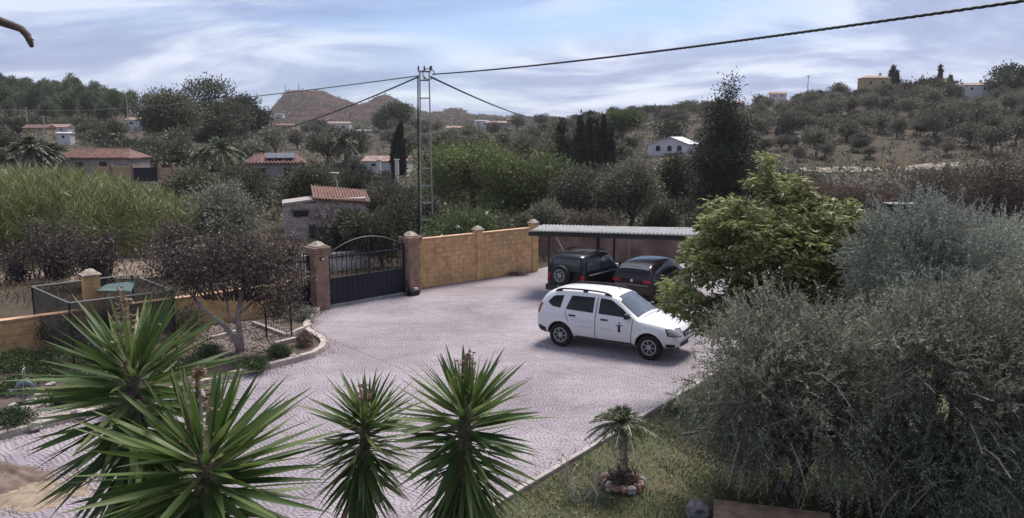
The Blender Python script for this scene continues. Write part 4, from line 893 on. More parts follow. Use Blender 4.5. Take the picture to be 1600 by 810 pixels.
# foreground olives: leafy shoots, upright on top, hanging below
def shoots(R, P, D, Ln, nl, lL, lW, grav):
    n = len(P); D = unit(D); t = np.linspace(0.1, 1, nl)[None, :, None]
    Q = P[:, None] + D[:, None] * Ln[:, None, None] * t + np.array([0, 0, -1.0]) * (grav * Ln)[:, None, None] * t ** 2
    tang = unit(D[:, None] + np.array([0, 0, -2.0]) * grav[:, None, None] * t)
    side = unit(np.cross(tang, R.normal(size=(n, 1, 3)))); sg = np.where(np.arange(nl) % 2 == 0, 1, -1)[None, :, None]
    ld = tang * 0.75 + side * sg * 0.75 + R.normal(size=(n, nl, 3)) * .25
    return Q, leaves(Q.reshape(-1, 3), ld.reshape(-1, 3), lL * R.uniform(.7, 1.25, n * nl), lW, 0.15, R)
def olive(seed, lobes, nsh, h, r, label, loc, leafL=0.062, hang=0.35):
    R = np.random.default_rng(seed); lb = np.array(lobes, float); C0, D0 = clumps(R, lobes, 330, 0.34); wk = R.integers(0, 330, nsh); C = C0[wk] + R.normal(size=(nsh, 3)) * .13; D = unit(D0[wk] + R.normal(size=(nsh, 3)) * .35)
    zrel = (C[:, 2] - C[:, 2].min()) / (np.ptp(C[:, 2]) + 1e-6)
    dirs = D * 0.9 + R.normal(size=(nsh, 3)) * .45; dirs[:, 2] += (zrel - hang) * 1.3
    Ln = R.uniform(.22, .62, nsh); grav = np.clip(.55 - .6 * zrel + R.normal(0, .12, nsh), 0, 1)
    Q, (V, F) = shoots(R, C, dirs, Ln, 20, leafL, 0.019, grav)
    t = thing('olive_tree', label, 'olive tree', loc, 0, 'big olive trees on the right')
    link('trunk', trunk_mesh(R, lobes, h, r, bark, 26, forks=2), t); link('crown', npmesh('crown', V, F, L_silver if seed == 13 else L_olive), t)
    mb = MB()
    for i in R.choice(nsh, 700, replace=False): mb.tube([C[i], Q[i, 9], Q[i, 19]], [.008, .006, .004], 3, False)
    q = link('twigs', mb.mesh('twigs', twig_pale), t); q['kind'] = 'stuff'; return t
olive(11, [(0, 0, 1.75, 1.35, 1.3, 1.25), (-.75, -.1, 1.9, .95, .9, .95), (-.35, .1, 2.6, .75, .7, .75), (.8, -.2, 1.3, 1.0, 1.0, 1.0), (-.75, -.1, 1.3, .55, .6, .45), (.5, 0, 2.2, .9, .9, .7)], 5000, 0.9, 0.10, 'low spreading olive overhanging the lawn, its front shoots nearest the white car', (4.55, 12.0, 0))
olive(12, [(0, 0, 1.9, 1.5, 1.4, 1.35), (-.7, -.2, 2.5, 1.0, .95, .85), (.9, 0, 2.6, 1.0, 1.0, .85), (.2, -.6, 1.0, 1.3, 1.0, .8), (0, .1, 3.0, .7, .7, .5)], 5700, 1.0, 0.12, 'bushy grey olive in front at the right with hanging pale twigs', (6.7, 11.6, 0))
olive(13, [(0, 0, 2.9, 1.5, 1.4, 1.3), (-.8, 0, 3.4, .9, .9, .95), (.9, 0, 3.2, 1.1, 1.0, 1.1), (-.2, 0, 3.9, .8, .8, .75)], 4600, 1.4, 0.13, 'tall silvery olive with upright shoots behind the others', (8.5, 15.3, 0), hang=0.1)
olive(14, [(0, 0, 2.1, 1.3, 1.3, 1.4), (-.5, -.4, 2.6, .9, .9, .9), (.3, 0, 3.3, 1.0, 1.0, .9), (-.3, -.3, 1.1, 1.1, 1.0, .8)], 4600, 1.0, 0.11, 'olive cut off by the right edge of the picture', (8.75, 11.9, 0))
# green broadleaf tree with drooping leaf tufts
def tuft_tree(seed, lobes, n, k, h, r, label, loc):
    R = np.random.default_rng(seed); C, D = clumps(R, lobes, n, 0.36); sz = R.uniform(.75, 1.3, n)
    C2 = np.repeat(C, k, 0); m = len(C2); az = R.uniform(0, 2 * math.pi, m); dr_ = R.uniform(-.95, .25, m)
    d = np.stack([np.cos(az), np.sin(az), dr_], 1) + np.repeat(D, k, 0) * .3; s = np.repeat(sz, k)
    P = C2 + unit(d) * .03 + R.normal(size=(m, 3)) * .05
    V, F = leaves(P, d, .165 * s * R.uniform(.7, 1.2, m), .05 * s, .3, R)
    t = thing('broadleaf_tree', label, 'tree', loc); link('trunk', trunk_mesh(R, lobes, h, r, bark, 34, forks=1), t); link('crown', npmesh('crown', V, F, L_green), t); return t
tuft_tree(21, [(0, 0, 3.5, 1.65, 1.4, 1.25), (1.0, 0, 3.85, .9, .9, .75), (1.75, 0, 3.8, .75, .8, .7), (2.15, 0, 3.1, .75, .8, 1.0), (-1.0, 0, 3.95, .68, .8, .62), (-1.5, -.1, 3.1, .6, .7, .6), (-2.05, -.3, 2.4, .5, .6, .45), (-1.4, -.4, 1.95, .7, .6, .45), (-.4, -.4, 2.2, 1.0, .8, .7), (1.2, -.2, 2.4, 1.1, .9, .9), (.35, 0, 4.7, 0.5, .5, .38), (2.5, 0, 2.7, .5, .7, .8), (-.2, 0, 4.9, .4, .4, .42), (-.12, 0, 5.42, .2, .2, .28)], 1700, 19, 1.5, 0.13, 'bright green broadleaf tree hiding the front of the white car', (5.85, 17.4, 0))
# purple plum tree in the bed
R = np.random.default_rng(31)
lob = [(-.1, 0, 2.35, 1.35, 1.2, .75), (-1.3, 0, 2.2, 1.0, .9, .65), (1.0, .1, 2.1, 1.0, 1.0, .7), (-.5, 0, 2.9, .8, .8, .45), (-1.9, .1, 2.7, .6, .6, .5), (1.3, 0, 1.5, .7, .7, .55), (.5, 0, 2.8, .8, .7, .4)]
V, F = crown(R, lob, 760, 13, .12, .10, .048, 0.0, .5)
pb0 = G(374, 556)
t = thing('plum_tree', 'dark purple-leaved tree with pale leaning trunks in the bed', 'tree', (pb0.x, pb0.y, 0.05))
link('crown', npmesh('crown', V, F, L_plum), t)
for pts, rad in (([(0.02, 0, -.1), (-.05, 0, .35), (-.35, 0, .8), (-.95, .05, 1.25), (-1.5, .1, 2.0)], [.10, .085, .075, .06, .03]), ([(.04, 0, -.1), (.03, .05, .5), (.0, .05, 1.0), (.12, .05, 1.6), (.4, .1, 2.5)], [.11, .095, .085, .07, .03]), ([(.0, .05, .75), (-.25, .1, 1.1), (-.3, .1, 1.6), (-.6, .1, 2.4)], [.05, .045, .04, .02]), ([(.03, .05, 1.1), (.5, .05, 1.5), (1.0, .1, 2.2)], [.05, .04, .02])):
    MB().tube(pts, rad, 9).build('trunk', bark_pale, t, smooth=True)
R2 = np.random.default_rng(32); mb = MB(); C, _ = clumps(R2, lob, 40, .7)
for c in C: limb(mb, R2, (c[0] * .4, c[1] * .3, 1.5), c, .025, .005)
mb.build('limbs', bark_dark, t)

# generic shared tree shapes for the middle distance and hills
def shapes(seed, n, fn): return [fn(np.random.default_rng(seed + i)) for i in range(n)]
def olive_far(R):
    lob = [(R.normal(0, .5), R.normal(0, .5), R.uniform(1.7, 2.6), R.uniform(1.0, 1.5), R.uniform(1.0, 1.5), R.uniform(.75, 1.1)) for _ in range(5)]
    V, F = crown(R, lob, 230, 9, .22, .34, .16, .25, .5); return trunk_mesh(R, lob, 1.0, .16, bark, 6, sides=5), npmesh('crown', V, F, L_olive_far)
def pine_far(R):
    lob = [(R.normal(0, .7), R.normal(0, .7), R.uniform(3.5, 7.5), R.uniform(1.2, 2.0), R.uniform(1.2, 2.0), R.uniform(.8, 1.3)) for _ in range(8)] + [(0, 0, 8.0, 1.1, 1.1, .8)]
    V, F = crown(R, lob, 300, 9, .35, .55, .2, .45, .4); return trunk_mesh(R, lob, 4, .2, bark, 8, sides=5), npmesh('crown', V, F, L_pine)
def bush_far(R):
    lob = [(R.normal(0, .5), R.normal(0, .5), R.uniform(.5, 1.0), R.uniform(.6, 1.0), R.uniform(.6, 1.0), R.uniform(.4, .7)) for _ in range(5)]
    V, F = crown(R, lob, 200, 9, .16, .24, .12, .25, .5); return None, npmesh('crown', V, F, L_dark)
OL = shapes(100, 6, olive_far); PI_ = shapes(120, 5, pine_far); BU = shapes(140, 5, bush_far)
occupied = []
def clear_of(x, y, d):
    return all((x - a) ** 2 + (y - b) ** 2 > d * d for a, b in occupied)

# ------------------------------------------------------------------ houses
m_wallw = mat('whitewash', (0.50, 0.485, 0.48), 0.85, vary=0.1, nscale=0.7); m_wally = mat('ochre_render', (0.36, 0.27, 0.16), 0.9, vary=0.15, nscale=0.8)
m_wallg = mat('grey_render', (0.24, 0.215, 0.205), 0.9, vary=0.2, nscale=0.8); m_roofr = mat('red_tile', (0.13, 0.066, 0.056), 0.85, vary=0.35, nscale=1.5)
m_roofp = mat('pale_tile', (0.24, 0.16, 0.13), 0.85, vary=0.3, nscale=1.5); m_roofw = mat('pale_metal_roof', (0.48, 0.48, 0.48), 0.6, vary=0.1, nscale=0.5)
m_win = mat('window_dark', (0.02, 0.022, 0.028), 0.2); m_sill = mat('trim_pale', (0.5, 0.47, 0.44), 0.8)
def house(label, c, rz, w, d, h, rh, wall, roof, wins=(), hip=0.0, over=0.25, ribs=0, chim=False, name='house', cat='house', group=None, arched=False):
    t = thing(name, label, cat, c, rz, group); MB().box((0, 0, h / 2 - .3), (w, d, h + .6)).build('wall', wall, t)
    W2, D2 = w / 2 + over, d / 2 + over; hx = W2 * (1 - hip) if hip else W2
    mb = MB(); z0, z1 = h, h + rh; mb.add([(-W2, -D2, z0), (W2, -D2, z0), (W2, D2, z0), (-W2, D2, z0), (-hx, 0, z1), (hx, 0, z1), (-W2, -D2, z0 + .1), (W2, -D2, z0 + .1), (W2, D2, z0 + .1), (-W2, D2, z0 + .1)], [(3, 2, 1, 0), (6, 7, 5, 4), (8, 9, 4, 5), (7, 8, 5), (9, 6, 4), (0, 1, 7, 6), (1, 2, 8, 7), (2, 3, 9, 8), (3, 0, 6, 9)])
    r = mb.build('roof', roof, t)
    if not hip and rh > .05:
        g = MB(); 
        for sx in (-1, 1): g.add([(sx * w / 2, -d / 2, h), (sx * w / 2, d / 2, h), (sx * w / 2, 0, h + rh * (d / 2) / D2)], [(0, 1, 2)])
    if ribs:
        mb = MB(); n = int(2 * W2 / ribs)
        for sy in (-1, 1):
            for i in range(n + 1):
                x = -W2 + i * 2 * W2 / n; f = max(0, (abs(x) - hx) / (W2 - hx + 1e-6)) if hip else 0
                mb.tube([(x, sy * (D2 + .02), z0 + .12), (x * 1.0, sy * D2 * f * 1.0 + .0, z1 - (z1 - z0) * f + .02)], ribs * .27, 5, True)
        mb.tube([(-hx, 0, z1 + .02), (hx, 0, z1 + .02)], .1, 6); q = mb.build('roof_tiles', roof, r); q['kind'] = 'stuff'
    if chim: MB().box((w * .25, d * .15, h + rh + .1), (.5, .5, 1.2)).box((w * .25, d * .15, h + rh + .74), (.65, .65, .1)).build('chimney', wall, r)
    for (x, z, ww, hh, *sd) in wins:
        y = -d / 2; fr = MB().box((x, y - .01, z), (ww + .10, .05, hh + .10)).build('window', wall, t)
        pm = MB(); pm.box((x, y - .035, z), (ww, .03, hh))
        if arched: pm.add([(x + ww / 2 * math.cos(q), y - .05, z + hh / 2 + ww / 2 * math.sin(q)) for q in np.linspace(0, math.pi, 9)], [tuple(range(9))])
        pm.build('pane', m_win, fr)
    occupied.append((c[0], c[1])); return t
def hp(u, v, Y): p = at(u, v, Y); return p
# white barn on the right slope
p = hp(1043, 238, 150)
bn_ = thing('white_barn', 'white gabled barn with pale roof and arched dark windows below the conifer', 'barn', p, -0.48); occupied.append((p.x, p.y))
gw_, gd_ = 3.9, 8.0
MB().add([(x, y, z) for y in (0, gd_) for x, z in ((-gw_, -1.5), (gw_, -1.5), (gw_, 1.5), (.5, 2.75), (-gw_, 1.5))], [(0, 1, 2, 3, 4), (9, 8, 7, 6, 5), (0, 5, 6, 1), (1, 6, 7, 2), (2, 7, 8, 3), (3, 8, 9, 4), (4, 9, 5, 0)]).build('wall', m_wallw, bn_)
for xa, za, xb, zb_ in ((.5, 2.81, gw_ + .25, 1.43), (.5, 2.81, -gw_ - .25, 1.43)):
    MB().add([(xa, -.25, za), (xb, -.25, zb_), (xb, gd_ + .25, zb_), (xa, gd_ + .25, za), (xa, -.25, za + .12), (xb, -.25, zb_ + .12), (xb, gd_ + .25, zb_ + .12), (xa, gd_ + .25, za + .12)], [(3, 2, 1, 0), (4, 5, 6, 7), (0, 1, 5, 4), (1, 2, 6, 5), (2, 3, 7, 6), (3, 0, 4, 7)]).build('roof', m_roofw, bn_)
for x in (-1.9, .35, 2.3):
    mb = MB(); mb.box((x, -.03, .55), (.85, .05, .7)); mb.add([(x + .425 * math.cos(q), -.056, .9 + .36 * math.sin(q)) for q in np.linspace(0, math.pi, 9)], [tuple(range(9))]); mb.build('window', m_win, bn_)
MB().box((.6, -.6, -.1), (2.6, .9, .12)).box((-.5, -.95, .2), (.08, .08, .7)).box((1.7, -.95, .2), (.08, .08, .7)).build('balcony', m_wallw, bn_)
# left red-roofed house, its yard wall and navy gate
p = hp(165, 276, 92)
house('low house with long red tiled hip roof behind the reeds', p, 0.02, 8.2, 5.5, 2.15, 1.1, m_wallg, m_roofr, [(-1.5, 1.5, .8, .6), (1.2, 1.5, .8, .6)], hip=.30, ribs=.33)
q0, q1 = hp(150, 276, 86), hp(300, 274, 88); q0.z = q1.z = 1.0; yd = (q1 - q0).normalized()
yw = thing('yard_wall', 'yellow yard wall in front of the red-roofed house on the left', 'wall', q0, math.atan2(yd.y, yd.x)); yl = (q1 - q0).length
gx0 = 3.75; gx1 = 6.55
MB().box((gx0 / 2, 0, .7), (gx0, .22, 2.0)).build('panel', m_wally, yw); MB().box(((gx1 + yl) / 2, 0, .6), (yl - gx1, .22, 1.8)).build('panel', m_wally, yw)
for x in (gx0, gx1, 8.0, 1.6): MB().box((x, 0, .85), (.3, .3, 2.3)).build('pier', m_rbrick, yw)
yg = thing('yard_gate', 'dark navy sheet gate in the yellow yard wall', 'gate', q0 + yd * (gx0 + gx1) / 2, math.atan2(yd.y, yd.x))
MB().box((0, -.06, .78), (gx1 - gx0 - .32, .06, 1.56)).build('leaf', m_navy, yg); MB().box((0, -.10, 1.5), (gx1 - gx0 - .3, .05, .07)).box((0, -.10, .05), (gx1 - gx0 - .3, .05, .07)).build('rail', m_black, yg)
# house with red roof and solar panels, tall chimney in front
p = hp(432, 282, 80)
h_ = house('grey house with red roof and solar panels left of the ruin', p, 0.25, 5.6, 4.5, 1.75, .95, m_wallg, m_roofr, [(-1.2, 1.0, .7, .7), (1.2, 1.0, .7, .7)], hip=.35, ribs=.33)
for i in range(3): MB().box((-.4 + i * .95, -1.35, 2.22), (.9, 1.3, .05)).build('solar_panel', mat('solar', (0.10, 0.105, 0.12), 0.3, spec=.4), h_); 
for c in h_.children:
    if c.name.startswith('solar'): 
        for v in c.data.vertices: v.co.z = 2.13 + (v.co.y + 2.5) * .37 + (0.03 if v.co.z > 2.22 else 0)
p = hp(523, 302, 60); ch = thing('tall_chimney', 'pale masonry chimney with flat cap behind the ruin roof', 'chimney', p)
MB().box((0, 0, .4), (.42, .42, 1.2)).build('stack', m_wallg, ch); MB().box((0, 0, 1.25), (.28, .28, .5)).build('flue', m_sill, ch); MB().box((0, 0, 1.55), (.62, .62, .08)).build('cap', m_sill, ch)
# stone ruin with red tiled roof
def rubble_mat():
    m = bpy.data.materials.new('rubble_stone'); m.use_nodes = True; t = m.node_tree; b = t.nodes['Principled BSDF']; b.inputs['Roughness'].default_value = .95
    o = N(t, 'ShaderNodeTexCoord').outputs['Object']; vo = N(t, 'ShaderNodeTexVoronoi'); vo.inputs['Scale'].default_value = 4.5; t.links.new(mapping(t, o, sc=(1, 1, 1.4)), vo.inputs[0])
    c = ramp(t, vo.outputs['Color'], [(0, (.22, .18, .155)), (.5, (.36, .305, .275)), (1, (.50, .44, .405))]); ve = N(t, 'ShaderNodeTexVoronoi', feature='DISTANCE_TO_EDGE'); ve.inputs['Scale'].default_value = 4.5; t.links.new(mapping(t, o, sc=(1, 1, 1.4)), ve.inputs[0])
    c = mixc(t, ramp(t, ve.outputs[0], [(0, (1, 1, 1)), (.08, (0, 0, 0))]), c, (.12, .095, .08)); c = mixc(t, ramp(t, noise(t, o, .7, 4), [(.5, (0, 0, 0)), (.62, (1, 1, 1))]), c, (.36, .31, .28))
    t.links.new(c, b.inputs[0]); bn = N(t, 'ShaderNodeBump'); bn.inputs['Strength'].default_value = .8; bn.inputs['Distance'].default_value = .05; t.links.new(ve.outputs[0], bn.inputs['Height']); t.links.new(bn.outputs[0], b.inputs['Normal']); return m
m_rub = rubble_mat(); m_orange = mat('orange_tile', (0.15, 0.075, 0.056), 0.85, vary=0.4, nscale=2.5)
p = at(500, 370, 52); rn = thing('stone_ruin', 'roughcast stone hut with orange tiled lean-to roof behind the gate', 'hut', (p.x, p.y, p.z), 0.28)
MB().box((-1.2, 0, .95), (2.2, 3.0, 2.9)).build('wall', m_rub, rn); MB().box((1.4, .3, 1.2), (3.2, 3.4, 2.9)).build('wall', m_rub, rn)
MB().add([(-2.35, -1.55, 2.25), (-.1, -1.55, 2.55), (-.1, 1.55, 2.55), (-2.35, 1.55, 2.25), (-2.35, -1.55, 2.43), (-.1, -1.55, 2.70), (-.1, 1.55, 2.70), (-2.35, 1.55, 2.43)], [(0, 1, 2, 3), (4, 5, 6, 7), (0, 1, 5, 4), (1, 2, 6, 5), (2, 3, 7, 6), (3, 0, 4, 7)]).build('flat_roof', m_kerb, rn)
MB().box((-1.2, -1.52, 1.72), (.95, .08, .35)).build('window_opening', m_win, rn); MB().box((-.5, -1.52, .55), (.5, .08, .9)).build('doorway', m_win, rn); MB().box((-1.2, -1.54, 1.95), (1.3, .12, .1)).build('lintel', bark, rn)
rf = MB().add([(-.35, -1.6, 2.62), (3.25, -1.6, 2.30), (3.25, 2.2, 2.82), (-.35, 2.2, 3.2), (-.35, -1.6, 2.72), (3.25, -1.6, 2.40), (3.25, 2.2, 2.92), (-.35, 2.2, 3.3)], [(0, 1, 2, 3), (4, 5, 6, 7), (0, 1, 5, 4), (1, 2, 6, 5), (2, 3, 7, 6), (3, 0, 4, 7)]).build('tiled_roof', m_orange, rn)
mb = MB()
for i in range(19):
    f = i / 18; a = Vector((-.35, -1.65, 2.72)).lerp(Vector((3.25, -1.65, 2.40)), f); b = Vector((-.35, 2.2, 3.31)).lerp(Vector((3.25, 2.2, 2.93)), f); mb.tube([a, a.lerp(b, .5) + Vector((0, 0, rng.normal(0, .015))), b], .075, 5)
q = mb.build('roof_tiles', m_orange, rf); q['kind'] = 'stuff'
occupied.append((p.x, p.y))
# far houses
far = [(220, 195, 230, 7.5, 1.9, m_wallw, m_roofp, 'white house with pale red roof on the left slope', .25), (62, 206, 190, 6.0, .8, m_wally, m_roofr, 'long low yellowish house behind the left palms', 0), (95, 206, 200, 5.5, 1.0, m_wallw, m_roofp, 'low white outbuilding right of the yellowish house', 0), (103, 219, 150, 2.6, 1.2, m_wallw, m_roofw, 'tiny white hut below the low white outbuilding', 0), (440, 205, 330, 13, 2.2, m_wally, m_roofr, 'house with broad red roof under the red hill', .3), (531, 202, 330, 9, 3.0, m_wallw, m_roofp, 'white farmhouse with pale gable under the red hill', 0), (566, 208, 320, 9, .9, m_wallw, m_roofw, 'long low white shed right of the white farmhouse', 0), (437, 181, 620, 7, 3.5, m_wallw, m_roofw, 'small white house on the left flank of the red hill', 0), (418, 181, 640, 5, 3.0, m_wallw, m_roofw, 'tiny white house at the foot of the red hill', 0), (712, 201, 330, 8, 1.6, m_wallw, m_roofp, 'low white house right of the mast', 0), (752, 196, 360, 6, 3.0, m_wallw, m_roofw, 'bright white block house right of the mast', 0), (775, 197, 340, 9, 1.7, m_wallg, m_roofp, 'grey long house right of the bright white block', 0), (805, 190, 420, 9, 1.8, m_wally, m_roofp, 'sandy house on the middle skyline', 0), (1365, 138, 243, 8.0, 3.0, m_wally, m_roofp, 'sandy house with shallow red roof on the right hilltop', .45), (1522, 146, 240, 8.0, 2.2, m_wallw, m_roofp, 'white house with pale hip roof on the right hilltop', .4), (1150, 170, 320, 6, 2.2, m_wallg, m_roofp, 'grey house just right of the tall conifer top', 0), (1215, 152, 300, 6, 1.6, m_wallw, m_roofp, 'small pale house on the ridge right of the conifer', 0), (606, 250, 125, 7.0, 1.1, m_wallw, m_roofp, 'grey farm shed beside the lone cypress', 0), (405, 210, 260, 5, 1.2, m_wallw, m_roofw, 'small white shed right of the big eucalyptus', 0)]
for u, v, Y, w, h, wm, rm, lb, hip in far:
    p = at(u, v, Y); gz = tz(p.x, p.y); p.z = gz + max(-.4, min(2.6 if v < 160 else .9, p.z - gz))
    house(lb, (p.x, p.y, p.z), rng.uniform(-.2, .2), w, w * .6, h, .9 if rm is not m_roofw else .3, wm, rm, [(-w * .25, h * .55, w * .10, h * .35), (w * .22, h * .55, w * .10, h * .35)] if w > 3 else [(0, h * .5, .5, .5)], hip=hip, chim=(hip > 0 and w > 7), over=.2)
    MB().box((0, 0, (gz - p.z) / 2 - .2), (w * .98, w * .58, max(.1, p.z - gz) + .4)).build('plinth', wm, COL.objects[-1] if False else [o for o in COL.objects if o.get('label') == lb][0])
# gate piers and terrace walls seen beside the lone cypress
for u, v, Y, lb in ((592, 258, 110, 'left white pier by the grey farm shed'), (620, 258, 110, 'right white pier by the grey farm shed')):
    p = at(u, v, Y); t = thing('white_pier', lb, 'pier', (p.x, p.y, tz(p.x, p.y))); MB().box((0, 0, .8), (.5, .5, 2.4 + p.z - tz(p.x, p.y))).build('shaft', m_wallw, t); 
    MB().box((0, 0, 2.05 + (p.z - tz(p.x, p.y)) / 2), (.7, .7, .1)).build('cap', m_wallw, t)
# ------------------------------------------------------------------ poles
def pole(u, vb, vt, Y, r, label, m, arm=True):
    a, b = at(u, vb, Y), at(u, vt, Y); gz = tz(a.x, a.y); t = thing('utility_pole', label, 'pole', (a.x, a.y, gz - .3)); h = b.z - gz + .3
    MB().tube([(0, 0, 0), (0, 0, h)], [r, r * .75], 7).build('shaft', m, t)
    if arm: MB().box((0, 0, h - .3), (r * 9, r, r)).build('crossarm', m, t)
    return t
m_cpole = mat('concrete_pole', (0.36, 0.33, 0.31), .9); m_yel = mat('ochre_post', (0.45, 0.34, 0.19), .9, vary=.15, nscale=2)
pole(43, 196, 168, 200, .16, 'leaning grey pole among the left hill trees', m_cpole, False); pole(71, 222, 180, 150, .13, 'pole behind the left palms', m_cpole)
pole(201, 196, 150, 215, .15, 'tall thin pole beside the white house on the left slope', m_cpole); pole(1262, 140, 118, 250, .14, 'thin pole on the right ridge', m_cpole)
pole(993, 205, 180, 200, .14, 'thin pole right of the umbrella pine', m_cpole, False); pole(1537, 142, 118, 240, .13, 'thin pole behind the white hilltop house', m_cpole)
pole(446, 146, 133, 900, .5, 'left of two masts on the red hill top', m_cpole, False); pole(467, 142, 131, 900, .5, 'right of two masts on the red hill top', m_cpole, False)
for u, vb, vt, Y, w, lb in ((1410, 262, 236, 122, .5, 'tall ochre post in the field on the right slope'), (1381, 263, 251, 122, .45, 'short ochre post left of the tall ochre post')):
    a, b = at(u, vb, Y), at(u, vt, Y); t = thing('field_post', lb, 'post', (a.x, a.y, a.z - .3)); MB().box((0, 0, (b.z - a.z) / 2 + .15), (w, w, b.z - a.z + .3)).build('shaft', m_yel, t); MB().box((0, 0, b.z - a.z + .33), (w * 1.25, w * 1.25, .08)).build('cap', m_yel, t)
# light field strip on the right slope
m_field = mat('stubble_field', (0.18, 0.155, 0.115), .95, vary=.3, nscale=.3)
us = np.linspace(1150, 1500, 50); Ys = np.linspace(121, 128, 6); V = np.array([(ux(u, y), y, float(ter(ux(u, y), y)[0]) + .12) for y in Ys for u in us]); F = np.array([(j * 50 + i, j * 50 + i + 1, (j + 1) * 50 + i + 1, (j + 1) * 50 + i) for j in range(5) for i in range(49)])
fo = link('stubble_field', npmesh('stubble_field', V, F, m_field, True)); fo['kind'] = 'structure'
# structure with dark windows behind the olive
p = at(1408, 330, 33); t = thing('roadside_hut', 'dark low hut with white roof edge peeking over the olive', 'hut', (p.x, p.y, p.z - .6)); MB().box((0, 0, .4), (1.1, .9, 1.0)).build('wall', m_dpaint, t); MB().box((0, 0, .92), (1.3, .7, .05)).build('roof', m_corr, t)
MB().box((-.1, -.46, .5), (.6, .04, .4)).build('window', m_win, t)
MB().box((0, 0, -.8), (.3, .3, 1.5)).build('pedestal', m_black, t)
# ------------------------------------------------------------------ named middle-distance trees
def mk_tree(name, label, cat, u, Y, vt, wpx, lm, kind='round', seed=1, vb=None, bk=bark, n=None, group=None):
    g = onland(u, Y); top = at(u, vt, Y).z; Ht = max(1.5, top - g.z); r = wpx / 2 / FPX * Y; R = np.random.default_rng(seed); ls = max(.05, 2.6 * Y / FPX)
    if kind == 'round': lob = [(R.normal(0, r * .35), R.normal(0, r * .35), Ht * R.uniform(.45, .78), r * R.uniform(.45, .65), r * R.uniform(.45, .65), Ht * R.uniform(.16, .26)) for _ in range(9)] + [(0, 0, Ht * .82, r * .5, r * .5, Ht * .15), (-r * .5, 0, Ht * .42, r * .45, r * .45, Ht * .22), (r * .5, 0, Ht * .42, r * .45, r * .45, Ht * .22)]
    elif kind == 'bush': lob = [(R.normal(0, r * .45), R.normal(0, r * .4), Ht * R.uniform(.3, .65), r * R.uniform(.35, .55), r * R.uniform(.35, .55), Ht * R.uniform(.2, .33)) for _ in range(11)]
    elif kind == 'dense': lob = [(R.normal(0, r * .3), R.normal(0, r * .3), Ht * R.uniform(.12, .8), r * R.uniform(.42, .6), r * R.uniform(.42, .6), Ht * R.uniform(.12, .2)) for _ in range(16)] + [(s_ * r * .5, 0, Ht * f_, r * .48, r * .48, Ht * .2) for s_ in (-1, 1) for f_ in (.2, .4, .6)]
    elif kind == 'cypress': lob = [(R.normal(0, r * .12), R.normal(0, r * .12), Ht * f, r * w, r * w, Ht * .1) for f, w in ((.1, .7), (.22, .9), (.36, 1.0), (.5, .9), (.63, .75), (.75, .55), (.86, .36), (.95, .18))]
    elif kind == 'conifer': lob = [(R.normal(0, r * .25), R.normal(0, r * .25), Ht * f, r * w * R.uniform(.8, 1.15), r * w * R.uniform(.8, 1.15), Ht * .055) for f, w in ((.12, .85), (.2, 1.0), (.28, .95), (.36, .95), (.44, .8), (.52, .72), (.6, .52), (.67, .42), (.74, .30), (.8, .23), (.86, .16), (.92, .10), (.975, .05))] + [(r * .34, 0, Ht * .80, r * .10, r * .10, Ht * .05), (-r * .32, 0, Ht * .74, r * .12, r * .12, Ht * .05), (r * .5, 0, Ht * .62, r * .16, r * .16, Ht * .05), (-r * .55, 0, Ht * .5, r * .2, r * .2, Ht * .05)]
    elif kind == 'umbrella': lob = [(R.normal(0, r * .4), R.normal(0, r * .4), Ht * R.uniform(.74, .88), r * R.uniform(.4, .6), r * R.uniform(.4, .6), Ht * .1) for _ in range(9)]
    elif kind == 'open': lob = [(R.normal(0, r * .5), R.normal(0, r * .4), Ht * R.uniform(.3, .92), r * R.uniform(.2, .38), r * R.uniform(.2, .38), Ht * R.uniform(.06, .12)) for _ in range(17)] + [(0, 0, Ht * .35, r * .6, r * .6, Ht * .2)]
    n = n or int(min(1500, 500 + 14 * wpx)); up = .9 if kind in ('cypress',) else .25
    V, F = crown(R, lob, n, 10, min(r * .13, ls * 2.6), ls * 1.7, ls * .8, up, .5)
    th = Ht * (.25 if kind in ('round', 'bush', 'cypress', 'conifer') else .5)
    occupied.append((g.x, g.y))
    return plant(name, label, cat, g, trunk_mesh(R, lob, th, max(.05, r * .06), bk, 14, sides=6), npmesh('crown', V, F, lm), group)
mk_tree('bushy_tree', 'large bushy green tree right of the mast, left half', 'tree', 735, 66, 205, 175, L_tree, 'dense', 201, n=1900)
mk_tree('bushy_tree', 'large paler green tree merging with the bushy tree, right half', 'tree', 825, 64, 212, 140, L_tree, 'dense', 202, n=1600)
L_tree2 = leafmat('oleander_leaf', [(0.05, 0.075, 0.03), (0.09, 0.125, 0.05), (0.15, 0.18, 0.08)], .25, .5, .1)
for i, (u, Y, vt, w, lb) in enumerate(((590, 36, 312, 90, 'dark oleander mass behind the arched gate'), (545, 38, 322, 70, 'dark oleander behind the left half of the gate'), (690, 35, 328, 80, 'oleander with white flowers around the mast foot'), (735, 36, 312, 85, 'bright green oleander above the ochre wall'))):
    t = mk_tree('oleander', lb, 'shrub', u, Y, vt, w, L_tree2 if i > 1 else L_dark, 'bush', 210 + i)
    if i > 0:
        R = np.random.default_rng(i); C = np.array([v.co for v in [c for c in t.children if c.name.startswith('crown')][0].data.vertices][::211]); C = C[C[:, 1] < .1]; P = np.repeat(C[:26], 5, 0)
        V, F = leaves(P, R.normal(size=P.shape), .12, .10, .2, R); link('flowers', npmesh('flowers', V, F, petal), t)
for i, (u, Y, vt, w) in enumerate(((780, 38, 322, 60), (812, 40, 330, 50))): mk_tree('hedge_shrub', ('dark shrub above the middle of the ochre wall', 'dark shrub above the far end of the ochre wall')[i], 'shrub', u, Y, vt, w, L_dark, 'bush', 216 + i)
mk_tree('round_olive', 'rounded grey olive right of the reeds', 'olive tree', 342, 40, 284, 125, L_olive, 'round', 221)
